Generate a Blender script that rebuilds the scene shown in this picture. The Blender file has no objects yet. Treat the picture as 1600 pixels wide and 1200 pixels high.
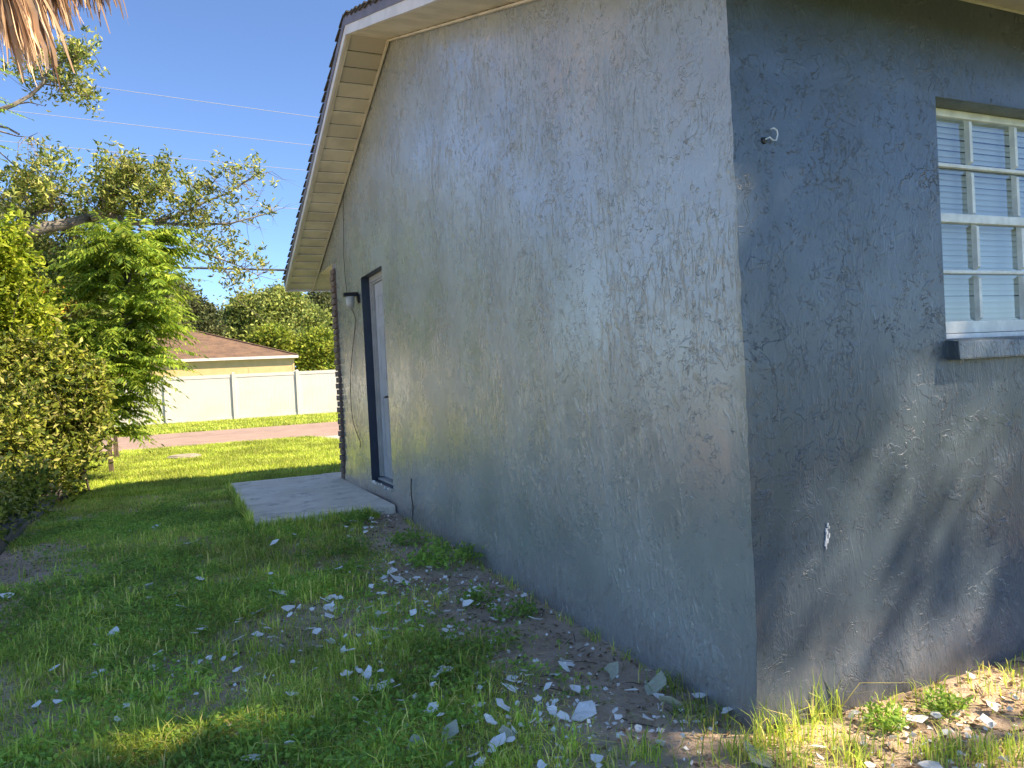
import bpy, bmesh, math, random
import numpy as np
from mathutils import Matrix, Vector
random.seed(7)
rng = np.random.default_rng(7)
sc = bpy.context.scene
COL = sc.collection

# ------------------------------------------------------------------ camera
F_PX, YAW, PIT, ROL = 1187.7, 0.4196, -0.01106, -0.0524
CAM = np.array([-1.834, -2.102, 1.293])
fw = np.array([math.sin(YAW)*math.cos(PIT), math.cos(YAW)*math.cos(PIT), math.sin(PIT)])
rt = np.array([math.cos(YAW), -math.sin(YAW), 0.0]); up = np.cross(rt, fw)
R2 = rt*math.cos(ROL)+up*math.sin(ROL); U2 = -rt*math.sin(ROL)+up*math.cos(ROL)
cd = bpy.data.cameras.new('camera'); co = bpy.data.objects.new('camera', cd); COL.objects.link(co)
cd.sensor_width = 36; cd.lens = F_PX/1600*36; cd.clip_start = 0.05; cd.clip_end = 2000
co.matrix_world = Matrix(((R2[0], U2[0], -fw[0], CAM[0]), (R2[1], U2[1], -fw[1], CAM[1]), (R2[2], U2[2], -fw[2], CAM[2]), (0, 0, 0, 1)))
sc.camera = co
def at(px, py, axis, val):          # a photograph pixel carried out to the plane axis = val
    d = fw + R2*(px-800)/F_PX - U2*(py-600)/F_PX
    return CAM + d*(val-CAM[axis])/d[axis]
def to_px(P):
    d = np.asarray(P, float)-CAM; z = d@fw
    return 800+F_PX*(d@R2)/z, 600-F_PX*(d@U2)/z

# ------------------------------------------------------------------ light
SUN = np.array([0.85, -0.55, 1.0]); SUN /= np.linalg.norm(SUN)
w = bpy.data.worlds.new('World'); sc.world = w; w.use_nodes = True
nt = w.node_tree; bg = nt.nodes['Background']; sky = nt.nodes.new('ShaderNodeTexSky')
sky.sky_type = 'NISHITA'; sky.sun_disc = False
sky.sun_elevation = math.asin(SUN[2]); sky.sun_rotation = math.atan2(SUN[0], SUN[1])
sky.air_density = 0.60; sky.dust_density = 0.1; sky.ozone_density = 10.0; sky.altitude = 10
nt.links.new(sky.outputs[0], bg.inputs[0]); bg.inputs[1].default_value = 0.145
sl = bpy.data.lights.new('sun', 'SUN'); sl.energy = 4.7; sl.angle = math.radians(0.6); sl.color = (1, 0.93, 0.82)
so = bpy.data.objects.new('sun', sl); COL.objects.link(so); so.rotation_euler = Vector(-SUN).to_track_quat('-Z', 'Y').to_euler()
sc.view_settings.view_transform = 'Standard'; sc.view_settings.look = 'None'; sc.view_settings.gamma = 1
sc.view_settings.exposure = 1.38; sc.view_settings.use_curve_mapping = False
sc.view_settings.use_white_balance = True; sc.view_settings.white_balance_temperature = 8000; sc.view_settings.white_balance_tint = 10   # phone white balance set for open shade
sc.cycles.max_bounces = 6; sc.cycles.diffuse_bounces = 3; sc.cycles.adaptive_threshold = .02; sc.cycles.transparent_max_bounces = 12; sc.cycles.sample_clamp_indirect = 6

# ------------------------------------------------------------------ materials
class NT:
    def __init__(s, name):
        s.m = bpy.data.materials.new(name); s.m.use_nodes = True; s.t = s.m.node_tree
        s.b = s.t.nodes['Principled BSDF']; s.out = s.t.nodes['Material Output']
        s.co = s.n('ShaderNodeTexCoord').outputs['Object']
    def n(s, k, **kw):
        o = s.t.nodes.new(k)
        for a, v in kw.items(): setattr(o, a, v)
        return o
    def L(s, a, b): s.t.links.new(a, b)
    def put(s, sock, v):
        if hasattr(v, 'is_output') or isinstance(v, bpy.types.NodeSocket): s.L(v, sock)
        else: sock.default_value = v
    def scale(s, v3, src=None):
        m = s.n('ShaderNodeMapping'); s.L(src or s.co, m.inputs[0]); m.inputs['Scale'].default_value = v3; return m.outputs[0]
    def noise(s, sc_, det=4, rough=.55, dist=0, vec=None, w=None):
        o = s.n('ShaderNodeTexNoise'); s.L(vec or s.co, o.inputs['Vector'])
        o.inputs['Scale'].default_value = sc_; o.inputs['Detail'].default_value = det
        o.inputs['Roughness'].default_value = rough; o.inputs['Distortion'].default_value = dist
        return o.outputs['Fac']
    def step(s, v, a, b, lo=0., hi=1.):
        o = s.n('ShaderNodeMapRange'); o.interpolation_type = 'SMOOTHSTEP'; s.put(o.inputs[0], v)
        for i, q in enumerate((a, b, lo, hi)): o.inputs[i+1].default_value = q
        return o.outputs[0]
    def math(s, op, a, b=0.0):
        o = s.n('ShaderNodeMath', operation=op); s.put(o.inputs[0], a); s.put(o.inputs[1], b); return o.outputs[0]
    def mix(s, f, a, b):
        o = s.n('ShaderNodeMix', data_type='RGBA'); s.put(o.inputs[0], f); s.put(o.inputs[6], a); s.put(o.inputs[7], b); return o.outputs[2]
    def bump(s, h, dist, strength=1.0, nrm=None):
        o = s.n('ShaderNodeBump'); s.L(h, o.inputs['Height']); o.inputs['Distance'].default_value = dist; o.inputs['Strength'].default_value = strength
        if nrm is not None: s.L(nrm, o.inputs['Normal'])
        return o.outputs[0]
    def sep(s, v=None):
        o = s.n('ShaderNodeSeparateXYZ'); s.L(v or s.co, o.inputs[0]); return o.outputs
    def set(s, **kw):
        for k, v in kw.items(): s.put(s.b.inputs[k.replace('_', ' ')], v)
        return s
def C(*a): return tuple(a)+(1.0,)
def hexc(h):
    v = [int(h[i:i+2], 16)/255 for i in (0, 2, 4)]
    return tuple((x/12.92 if x <= .04045 else ((x+.055)/1.055)**2.4) for x in v)+(1.0,)
def simple(name, c1, c2=None, sc_=6, rough=.6, bump=0, bsc=30, spec=.5, stretch=None, metal=0, det=5):
    t = NT(name); v = t.scale(stretch) if stretch else None
    col = t.mix(t.step(t.noise(sc_, det, vec=v), .35, .65), c1, c2) if c2 else c1
    t.set(Base_Color=col, Roughness=rough, Metallic=metal); t.b.inputs['Specular IOR Level'].default_value = spec
    if bump: t.set(Normal=t.bump(t.noise(bsc, 4, vec=v), bump))
    return t.m
def leafmat(name, cols, transl=.35, rough=.5, spec=.18, gain=1.7):
    t = NT(name); g = t.n('ShaderNodeNewGeometry'); r = t.n('ShaderNodeValToRGB'); t.L(g.outputs['Random Per Island'], r.inputs[0])
    e = r.color_ramp.elements
    while len(e) < len(cols): e.new(.5)
    for i, c in enumerate(cols): e[i].position = i/(len(cols)-1); e[i].color = c
    big = t.step(t.noise(1.3, 2), .35, .65, .8*gain, 1.25*gain)
    hsv = t.n('ShaderNodeHueSaturation'); t.L(r.outputs[0], hsv.inputs['Color']); t.L(big, hsv.inputs['Value'])
    col = hsv.outputs[0]
    t.set(Base_Color=col, Roughness=rough); t.b.inputs['Specular IOR Level'].default_value = spec
    tr = t.n('ShaderNodeBsdfTranslucent'); h2 = t.n('ShaderNodeHueSaturation'); t.L(col, h2.inputs['Color']); h2.inputs['Value'].default_value = 1.5; h2.inputs['Hue'].default_value = .485
    t.L(h2.outputs[0], tr.inputs[0])
    mx = t.n('ShaderNodeMixShader'); mx.inputs[0].default_value = transl; t.L(t.b.outputs[0], mx.inputs[1]); t.L(tr.outputs[0], mx.inputs[2]); t.L(mx.outputs[0], t.out.inputs[0])
    return t.m

def stucco(name, paint, along, kp=1.0, kst=.9, ro=(.30, .44), spec=.5, coat=0.0, dirt=.62):
    """trowelled stucco under satin paint; along = index of the axis that runs along the wall"""
    t = NT(name); x, y, z = t.sep()
    st = (30, 30, 8.5)
    a = t.noise(9.5, 5, .6, .8); b = t.noise(20, 4, .6, 1.4)
    pm = t.step(t.noise(2.6, 3), .44, .62)
    plate = t.math('MULTIPLY', t.step(a, .515, .545), pm)
    plate2 = t.math('MULTIPLY', t.step(b, .56, .59), t.step(t.noise(4.1, 3, vec=t.scale((1.3, 1.3, 1))), .46, .6))
    rg = t.math('ABSOLUTE', t.math('SUBTRACT', t.noise(12, 4, .62, 1.0, vec=t.scale((1.1, 1.1, .8))), .5))
    ridge = t.math('MULTIPLY', t.step(rg, .012, .0), t.step(t.noise(13.0, 3), .50, .62))
    stroke = t.math('MULTIPLY', t.step(t.noise(1.0, 4, .6, .6, vec=t.scale(st)), .48, .62), t.step(t.noise(2.1, 3, .6), .40, .62))
    sm = t.step(t.noise(1.4, 3), .42, .62)
    grain = t.noise(95, 4, .65)
    h = t.math('MULTIPLY', plate, .9*kp)
    for v, k in ((plate2, .6*kp), (ridge, 1.1*kp), (stroke, kst), (grain, .16)): h = t.math('ADD', h, t.math('MULTIPLY', v, k))
    h = t.math('ADD', h, t.math('MULTIPLY', t.math('MULTIPLY', t.noise(40, 3, .6, 1.0, vec=t.scale((1, 1, .45))), sm), .55))
    wave = t.noise(1.1, 2)
    h = t.math('ADD', h, t.math('MULTIPLY', wave, 2.2))
    nrm = t.bump(h, .0042)
    tone = t.step(t.noise(1.7, 4, .6), .3, .7)
    col = t.mix(tone, tuple(c*.86 for c in paint[:3])+(1,), tuple(min(1, c*1.12) for c in paint[:3])+(1,))
    # thin paint and splashed soil along the foot of the wall
    zz = t.math('SUBTRACT', z, t.math('MULTIPLY', y, .022) if along == 1 else 0.0)
    foot = t.math('MULTIPLY', t.step(t.math('ADD', zz, t.math('MULTIPLY', t.math('SUBTRACT', t.noise(5, 4), .5), .35)), .02, .34, 1, 0), t.step(t.noise(1.0, 4, .7, vec=t.scale((90, 90, 18))), .36, .62, .25, 1))
    col = t.mix(t.math('MULTIPLY', foot, dirt), col, C(.25, .20, .19))
    t.set(Base_Color=col, Normal=nrm, Roughness=t.step(t.noise(2.2, 5, .65), .36, .64, *ro)); t.b.inputs['Specular IOR Level'].default_value = spec
    t.b.inputs['Coat Weight'].default_value = coat; t.b.inputs['Coat Roughness'].default_value = .22; t.L(nrm, t.b.inputs['Coat Normal'])
    return t.m

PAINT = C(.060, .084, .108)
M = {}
M['stucco_gable'] = stucco('stucco_gable', C(.305, .322, .300), 1, .52, .62, (.13, .38), 1.0, .8, .8)  # same paint as the side wall; brighter reflected light put into its colour
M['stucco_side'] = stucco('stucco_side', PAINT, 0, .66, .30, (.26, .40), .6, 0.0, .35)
M['navy'] = simple('navy_paint', C(.020, .034, .058), C(.026, .042, .068), 9, .45, .002, 60)
M['vinyl_soffit'] = simple('vinyl_soffit', C(.74, .69, .57), C(.58, .54, .44), 3.5, .5, .0006, 40)
M['white_metal'] = simple('white_metal', C(.72, .69, .64), C(.62, .59, .54), 5, .38, .004, 5)
M['purple_metal'] = simple('drip_edge_metal', C(.16, .14, .16), C(.11, .095, .11), 4, .5, .003, 6)
M['shingle_dark'] = simple('shingle_dark', C(.045, .04, .04), C(.085, .075, .07), 40, .9, .003, 120)
M['door_grey'] = simple('door_grey', C(.50, .50, .49), C(.42, .42, .41), 5, .45, .001, 20)
M['frame_grey'] = simple('door_frame_grey', C(.42, .41, .38), C(.34, .33, .31), 6, .5, .001, 25)
M['black'] = simple('black_metal', C(.012, .012, .014), None, rough=.35)
M['jar'] = simple('frosted_jar', C(.42, .41, .36), C(.34, .33, .29), 8, .25)
M['cable'] = simple('cable_rubber', C(.02, .02, .022), None, rough=.6)
M['sash'] = simple('window_sash', C(.86, .84, .80), C(.70, .68, .65), 14, .5, .001, 60)
M['blind'] = simple('blind_vinyl', C(.74, .73, .69), C(.64, .63, .60), 3, .45)
M['dark'] = simple('dark_room', C(.02, .02, .022), None, rough=.9)  # shade of the unlit room put into the colour as near black
M['chip'] = simple('white_chip', C(.72, .73, .74), C(.5, .52, .55), 60, .6)
M['flake'] = simple('flake_white', C(.97, .94, .87), C(.88, .85, .78), 22, .55, .0012, 60)
M['flake_back'] = simple('flake_green', C(.50, .49, .34), C(.40, .39, .28), 22, .7, .0012, 60)
M['concrete'] = None
t = NT('concrete_slab'); n1 = t.noise(3.2, 6, .65); n2 = t.noise(38, 4)
c = t.mix(t.step(n1, .35, .68), C(.80, .68, .53), C(.95, .84, .68)); c = t.mix(t.math('MULTIPLY', t.step(t.noise(4.5, 6, .72), .50, .68), .75), c, C(.40, .33, .26))
t.set(Base_Color=c, Roughness=.82, Normal=t.bump(t.math('ADD', t.math('MULTIPLY', n1, 2.), n2), .004)); M['concrete'] = t.m
t = NT('asphalt'); c = t.mix(t.step(t.noise(2.2, 6, .65), .35, .65), C(.27, .185, .145), C(.34, .235, .19)); c = t.mix(t.math('MULTIPLY', t.step(t.noise(120, 2), .5, .7), .5), c, C(.42, .31, .25))
t.set(Base_Color=c, Roughness=.88, Normal=t.bump(t.noise(140, 3), .004)); M['asphalt'] = t.m
M['drive'] = simple('driveway_concrete', C(.44, .41, .36), C(.34, .31, .27), 2.5, .85, .003, 60)
t = NT('soil'); x, y, z = t.sep()
c = t.mix(t.step(t.noise(1.9, 6, .65), .34, .66), C(.46, .325, .225), C(.66, .49, .35)); c = t.mix(t.math('MULTIPLY', t.step(t.noise(60, 4, .7), .55, .7), .6), c, C(.74, .61, .49))
c = t.mix(t.math('MULTIPLY', t.step(t.noise(25, 4, .7), .56, .68), .6), c, C(.21, .15, .11))
far = t.math('ADD', t.step(y, 8.5, 10.5), t.step(t.math('ADD', y, t.math('MULTIPLY', t.noise(1.2, 4), .9)), -.9, -1.9)); c = t.mix(far, c, t.mix(t.step(t.noise(3, 5), .35, .65), C(.12, .17, .03), C(.18, .21, .05)))
t.set(Base_Color=c, Roughness=.95, Normal=t.bump(t.math('ADD', t.noise(70, 5, .7), t.math('MULTIPLY', t.noise(14, 4), 1.5)), .012)); M['soil'] = t.m
t = NT('vinyl_fence'); t.set(Base_Color=t.mix(t.step(t.noise(1.2, 4), .4, .7), C(.60, .565, .52), C(.55, .51, .465)), Roughness=.42); M['fence'] = t.m
t = NT('neighbour_shingles'); br = t.n('ShaderNodeTexBrick'); t.L(t.scale((1, 1, 1)), br.inputs['Vector']); br.inputs['Scale'].default_value = 3.2
br.inputs['Color1'].default_value = C(.175, .108, .068); br.inputs['Color2'].default_value = C(.10, .06, .043); br.inputs['Mortar'].default_value = C(.10, .065, .05); br.inputs['Mortar Size'].default_value = .02
br.inputs['Row Height'].default_value = .45; br.inputs['Brick Width'].default_value = .9
t.set(Base_Color=t.mix(t.step(t.noise(2, 5), .35, .7), br.outputs['Color'], C(.21, .125, .075)), Roughness=.9, Normal=t.bump(br.outputs['Fac'], -.02)); M['nb_roof'] = t.m
M['nb_wall'] = simple('tan_stucco', C(.66, .47, .24), C(.60, .43, .215), 3, .85, .004, 60)
M['wood'] = simple('weathered_timber', C(.16, .135, .105), C(.075, .065, .055), 3, .85, .006, 8, stretch=(9, 1.0, 9))
M['stake'] = simple('stake_wood', C(.16, .11, .075), C(.07, .05, .038), 5, .85, .004, 12, stretch=(6, 6, 1))
M['bark'] = simple('bark_grey', C(.24, .21, .17), C(.11, .095, .08), 6, .9, .02, 14)
M['bark_dark'] = simple('bark_dark', C(.085, .07, .055), C(.045, .038, .03), 8, .9, .01, 20)
M['wire'] = simple('wire', C(.35, .36, .38), None, rough=.4)
M['wire_dark'] = simple('wire_dark', C(.04, .042, .046), None, rough=.5)
M['brick'] = simple('brick_clay', C(.16, .10, .075), C(.22, .165, .135), 7, .85, .004, 50)
M['mortar'] = simple('mortar', C(.34, .32, .29), C(.26, .24, .22), 12, .9, .003, 60)
M['iron'] = simple('cover_concrete', C(.36, .31, .24), C(.26, .22, .17), 9, .85, .003, 60)
M['oak_leaf'] = leafmat('oak_leaf', [C(.028, .046, .012), C(.055, .078, .018), C(.10, .12, .028), C(.15, .16, .045), C(.20, .19, .06)], .3, gain=2.5)
M['pinnate_leaf'] = leafmat('pinnate_leaf', [C(.045, .085, .012), C(.085, .14, .020), C(.15, .21, .028), C(.21, .25, .04)], .4)
M['lime_leaf'] = leafmat('lime_leaf', [C(.05, .085, .010), C(.12, .17, .016), C(.20, .24, .022), C(.26, .28, .05)], .4)
M['hedge_leaf'] = leafmat('hedge_leaf', [C(.022, .038, .008), C(.055, .078, .012), C(.12, .145, .018), C(.20, .21, .034), C(.26, .24, .09)], .3)
M['far_leaf'] = leafmat('far_leaf', [C(.040, .058, .018), C(.075, .098, .026), C(.115, .135, .034), C(.155, .165, .055)], .3, .6, gain=2.5)
M['far_dark'] = leafmat('far_dark_leaf', [C(.026, .038, .015), C(.05, .064, .024), C(.085, .098, .036), C(.12, .12, .06)], .25, .6)
M['far_bright'] = leafmat('far_bright_leaf', [C(.05, .08, .015), C(.10, .145, .02), C(.17, .205, .026), C(.24, .25, .05)], .3, .55)
M['orange'] = leafmat('orange_leaf', [C(.30, .19, .04), C(.42, .24, .05), C(.45, .30, .10)], .35)
M['grass_shade'] = leafmat('lawn_blade', [C(.050, .075, .014), C(.075, .110, .018), C(.105, .145, .022), C(.15, .175, .032), C(.24, .19, .07)], .35, .5, gain=3.9)
M['weed_leaf'] = leafmat('weed_leaf', [C(.042, .074, .016), C(.066, .108, .020), C(.095, .142, .026)], .35, .5, gain=3.7)
M['grass_sun'] = leafmat('front_lawn_blade', [C(.07, .10, .014), C(.12, .16, .022), C(.18, .21, .036), C(.26, .26, .08)], .4, .5, gain=2.5)
M['dead_palm'] = leafmat('dead_palm', [C(.10, .062, .036), C(.22, .14, .085), C(.36, .25, .16), C(.50, .39, .27)], .15, .7)
M['dry_leaf'] = leafmat('dry_leaf', [C(.10, .065, .04), C(.20, .14, .085), C(.28, .22, .14)], .15, .8)

# ------------------------------------------------------------------ mesh helpers
def link(name, me, parent=None):
    o = bpy.data.objects.new(name, me); COL.objects.link(o)
    if parent is not None: o.parent = parent
    return o
def mesh_np(name, V, Fa, mat, parent=None, smooth=False):
    V = np.asarray(V, np.float32); Fa = np.asarray(Fa, np.int32); k = Fa.shape[1]
    me = bpy.data.meshes.new(name); me.vertices.add(len(V)); me.vertices.foreach_set('co', V.ravel())
    me.loops.add(Fa.size); me.loops.foreach_set('vertex_index', Fa.ravel())
    me.polygons.add(len(Fa)); me.polygons.foreach_set('loop_start', np.arange(0, Fa.size, k, dtype=np.int32))
    if smooth: me.polygons.foreach_set('use_smooth', np.ones(len(Fa), bool))
    me.update(calc_edges=True)
    if mat: me.materials.append(mat)
    return link(name, me, parent)
class B:
    def __init__(s): s.v = []; s.f = []
    def face(s, pts): i = len(s.v); s.v += [tuple(map(float, q)) for q in pts]; s.f.append(tuple(range(i, i+len(pts)))); return s
    def hexa(s, P):   # 8 points: bottom loop 0..3, top loop 4..7
        i = len(s.v); s.v += [tuple(map(float, q)) for q in P]
        s.f += [tuple(i+k for k in q) for q in ((3, 2, 1, 0), (4, 5, 6, 7), (0, 1, 5, 4), (1, 2, 6, 5), (2, 3, 7, 6), (3, 0, 4, 7))]; return s
    def box(s, a, b):
        (x0, y0, z0), (x1, y1, z1) = a, b
        return s.hexa([(x0, y0, z0), (x1, y0, z0), (x1, y1, z0), (x0, y1, z0), (x0, y0, z1), (x1, y0, z1), (x1, y1, z1), (x0, y1, z1)])
    def tube(s, path, rad, n=6, cap=True):
        path = [np.array(q, float) for q in path]; i0 = len(s.v)
        if not hasattr(rad, '__len__'): rad = [rad]*len(path)
        u = None
        for k, q in enumerate(path):
            d = path[min(k+1, len(path)-1)]-path[max(k-1, 0)]; d = d/(np.linalg.norm(d)+1e-9)
            if u is None:
                u = np.cross(d, (0, 0, 1)) if abs(d[2]) < .9 else np.cross(d, (1, 0, 0))
            u = u-d*(u@d); u /= np.linalg.norm(u)+1e-9; v = np.cross(d, u)
            for j in range(n):
                a = 2*math.pi*j/n; s.v.append(tuple(q+rad[k]*(u*math.cos(a)+v*math.sin(a))))
        for k in range(len(path)-1):
            for j in range(n):
                a, b_ = i0+k*n+j, i0+k*n+(j+1) % n; s.f.append((a, b_, b_+n, a+n))
        if cap:
            s.f.append(tuple(i0+j for j in reversed(range(n)))); s.f.append(tuple(i0+(len(path)-1)*n+j for j in range(n)))
        return s
    def lathe(s, c, prof, n=20, axis=2):
        i0 = len(s.v); c = np.array(c, float)
        for r, h in prof:
            for j in range(n):
                a = 2*math.pi*j/n; q = [r*math.cos(a), r*math.sin(a)]; q.insert(axis, h); s.v.append(tuple(c+np.array(q)))
        for k in range(len(prof)-1):
            for j in range(n):
                a, b_ = i0+k*n+j, i0+k*n+(j+1) % n; s.f.append((a, b_, b_+n, a+n))
        s.f.append(tuple(i0+j for j in reversed(range(n)))); s.f.append(tuple(i0+(len(prof)-1)*n+j for j in range(n)))
        return s
    def build(s, name, mat, parent=None, bevel=0, smooth=False):
        me = bpy.data.meshes.new(name); me.from_pydata(s.v, [], s.f); me.update()
        if mat: me.materials.append(mat)
        if bevel:
            bm = bmesh.new(); bm.from_mesh(me); bmesh.ops.remove_doubles(bm, verts=bm.verts, dist=1e-5)
            bmesh.ops.bevel(bm, geom=[e for e in bm.edges if e.calc_face_angle(0) > .5], offset=bevel, segments=2, affect='EDGES', profile=.7, clamp_overlap=True)
            bmesh.ops.recalc_face_normals(bm, faces=bm.faces); bm.to_mesh(me); bm.free()
        if smooth: me.polygons.foreach_set('use_smooth', np.ones(len(me.polygons), bool))
        return link(name, me, parent)
def thing(name, label, cat, loc=(0, 0, 0), group=None):
    o = bpy.data.objects.new(name, None); COL.objects.link(o); o.empty_display_size = .1
    o.location = loc; tag(o, label, cat, group); return o
def tag(o, label, cat, group=None):
    o['label'] = label; o['category'] = cat
    if group: o['group'] = group
    return o
def kind(o, k, label=None):
    o['kind'] = k
    if label: o['label'] = label
    return o
def settle(root):        # parts were built in world coordinates: keep them there under the moved Empty
    inv = Matrix.Translation(root.location).inverted()
    for c_ in root.children: c_.matrix_parent_inverse = inv

def vnoise(x, y, s, seed=0):
    x = np.asarray(x, float)*s; y = np.asarray(y, float)*s
    xi = np.floor(x).astype(np.int64); yi = np.floor(y).astype(np.int64); u = x-xi; v = y-yi
    u = u*u*(3-2*u); v = v*v*(3-2*v)
    def h(a, b):
        n = (a*374761393+b*668265263+seed*974711) & 0xffffffff; n = ((n ^ (n >> 13))*1274126177) & 0xffffffff
        return ((n ^ (n >> 16)) & 0xffff)/65535.
    return (h(xi, yi)*(1-u)+h(xi+1, yi)*u)*(1-v)+(h(xi, yi+1)*(1-u)+h(xi+1, yi+1)*u)*v
def fbm(x, y, s, seed=0): return (vnoise(x, y, s, seed)*4+vnoise(x, y, s*2.1, seed+1)*2+vnoise(x, y, s*4.3, seed+2))/7
def sstep(v, a, b): q = np.clip((np.asarray(v, float)-a)/(b-a), 0, 1); return q*q*(3-2*q)

# ------------------------------------------------------------------ ground
TY = [-400, -3, 0, 2.2, 3.4, 4.7, 6.2, 8, 10, 12.5, 15, 30, 400]; TZ = [-.06, -.06, -.01, .035, .06, .085, .07, .03, .0, .02, .095, .1, .1]
def gz(x, y):
    x = np.asarray(x, float); y = np.asarray(y, float)
    z = np.interp(y, TY, TZ)
    near = sstep(y, 16, 12)*sstep(np.abs(x+1), 12, 8)
    z = z+near*((fbm(x, y, 1.3, 3)-.5)*.05+(fbm(x, y, 5., 9)-.5)*.022)*sstep(np.maximum(-x, -y), -.05, .5)
    z = z+.16*sstep(x, -3.15, -3.5)*near
    return z
def axis(pts):
    o = [pts[0][0]]
    for (a, s0), (b, s1) in zip(pts, pts[1:]):
        while o[-1] < b-1e-6: o.append(min(b, o[-1]+s0))
    return np.array(o)
gx = axis([(-600, 60), (-60, 8), (-12, 1), (-5, .1), (2.4, .6), (12, 8), (60, 60), (600, 60)])
gy = axis([(-300, 40), (-20, 2), (-4, .1), (10, .2), (16, 1), (40, 10), (900, 60)])
X, Y = np.meshgrid(gx, gy, indexing='ij'); Z = gz(X, Y); nx, ny = X.shape
idx = np.arange(nx*ny).reshape(nx, ny)
Fq = np.stack([idx[:-1, :-1], idx[1:, :-1], idx[1:, 1:], idx[:-1, 1:]], -1).reshape(-1, 4)
kind(mesh_np('ground', np.stack([X, Y, Z], -1).reshape(-1, 3), Fq, M['soil'], smooth=True), 'structure', 'sandy soil of the side yard and lawn running to the street')

b = B(); RY0, RY1 = 15.6, 22.6
xs = list(range(-90, 91, 2))
for i in range(len(xs)-1):
    e = lambda x, s: .16*(vnoise(x, s, .6, 5)-.5)
    b.face([(xs[i], RY0+e(xs[i], 1), .11), (xs[i+1], RY0+e(xs[i+1], 1), .11), (xs[i+1], RY1+e(xs[i+1], 7), .108), (xs[i], RY1+e(xs[i], 7), .108)])
kind(b.build('road', M['asphalt']), 'structure', 'worn pinkish brown asphalt street in front of the white fence')
b = B(); b.face([(.95, 15.75, .116), (1.45, 14.0, .10), (1.9, 12.6, .06), (2.6, 11.0, .05), (7, 11.0, .05), (7, 15.75, .116)])
kind(b.build('driveway', M['drive']), 'structure', 'pale concrete driveway apron running down to the street')

# ------------------------------------------------------------------ the house
L_, EAVE, RIDY, RIDZ = 6.961, 2.755, 4.15, 4.18
SN, SF = (RIDZ-EAVE)/RIDY, .3648
def rake(y): return RIDZ-SN*(RIDY-y) if y < RIDY else RIDZ-SF*(y-RIDY)
D0, D1, DZ0, DZ1 = 4.852, 5.704, .291, 2.383
WX0, WX1, WZ0, WZ1 = 1.047, 1.98, 1.35, 2.334
house = thing('house', 'blue grey stucco house with open gable, side door and corner window', 'house')
def wall_corner(z):     # slightly wavering edge where the two walls meet, flaring at the foot
    j = (vnoise(z, 0, 7, 1)-.5)*.008+(vnoise(z, 0, 31, 2)-.5)*.005; return -.006+j-.022*float(sstep(z, .36, .05))
ys = sorted(set([0, .03, .12]+[round(.3+.25*i, 3) for i in range(18)]+[D0, D1, RIDY, 5.0, 5.3, 6.0, 6.4, 6.7, L_]))
zs = [-.3, -.1]+[round(.05*i, 3) for i in range(0, 56)]; zs = sorted(set(zs+[DZ0, DZ1])); zs = [z for z in zs if z <= 2.70]
b = B(); vid = {}
def gv(y, z):
    k = (round(y, 4), round(z, 4))
    if k not in vid:
        bow = (fbm(y, z, 1.2, 4)-.5)*.008 if y > .05 and not (D0-.01 < y < D1+.01) else 0
        c_ = wall_corner(z) if y == 0 else 0
        fl = -.022*float(sstep(z-.022*y, .30, .0)) if not (D0-.01 < y < D1+.01) else 0
        vid[k] = len(b.v); b.v.append((bow+(c_ if y == 0 else fl), (wall_corner(z+3) if y == 0 else y), z))
    return vid[k]
for y0, y1 in zip(ys, ys[1:]):
    for z0, z1 in zip(zs, zs[1:]):
        if y0 >= D0-1e-6 and y1 <= D1+1e-6 and z0 >= DZ0-1e-6 and z1 <= DZ1+1e-6: continue
        b.f.append((gv(y0, z0), gv(y0, z1), gv(y1, z1), gv(y1, z0)))
    b.f.append((gv(y0, 2.70), gv(y0, rake(y0)+.02), gv(y1, rake(y1)+.02), gv(y1, 2.70)))
b.face([(0, L_, EAVE+.002), (0, L_, rake(L_)), (0, 8.02, EAVE+.002)])                # triangular return over the front eave
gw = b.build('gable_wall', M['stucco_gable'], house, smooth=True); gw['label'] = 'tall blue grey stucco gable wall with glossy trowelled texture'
b = B(); b.face([(0, D0, DZ0), (.145, D0, DZ0), (.145, D0, DZ1), (0, D0, DZ1)]).face([(0, D1, DZ0), (0, D1, DZ1), (.145, D1, DZ1), (.145, D1, DZ0)]).face([(0, D0, DZ1), (.145, D0, DZ1), (.145, D1, DZ1), (0, D1, DZ1)]).face([(0, D0, DZ0), (0, D1, DZ0), (.145, D1, DZ0), (.145, D0, DZ0)])
b.build('door_reveal', M['navy'], house)['label'] = 'navy painted reveal around the door'
# side wall with the window opening
xs_ = sorted(set([0, .03, .12]+[round(.2*i+.2, 3) for i in range(1, 50)]+[WX0, WX1])); zz = sorted(set([-.3, -.1]+[round(.05*i, 3) for i in range(0, 55)]+[WZ0, WZ1, EAVE+.02]))
b = B(); vid = {}
def sv(x, z):
    k = (round(x, 4), round(z, 4))
    if k not in vid:
        vid[k] = len(b.v)
        if x == 0: b.v.append((wall_corner(z), wall_corner(z+3), z))
        else:
            ins = 0 if (x in (WX0, WX1) or z in (WZ0, WZ1)) else (fbm(x, z, 1.4, 14)-.5)*.008
            b.v.append((x, ins-.024*float(sstep(z, .26, .0)), z))
    return vid[k]
for x0, x1 in zip(xs_, xs_[1:]):
    for z0, z1 in zip(zz, zz[1:]):
        if x0 >= WX0-1e-6 and x1 <= WX1+1e-6 and z0 >= WZ0-1e-6 and z1 <= WZ1+1e-6: continue
        b.f.append((sv(x0, z0), sv(x1, z0), sv(x1, z1), sv(x0, z1)))
sw = b.build('side_wall', M['stucco_side'], house, smooth=True); sw['label'] = 'slate blue stucco wall with window in dappled sun'
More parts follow.
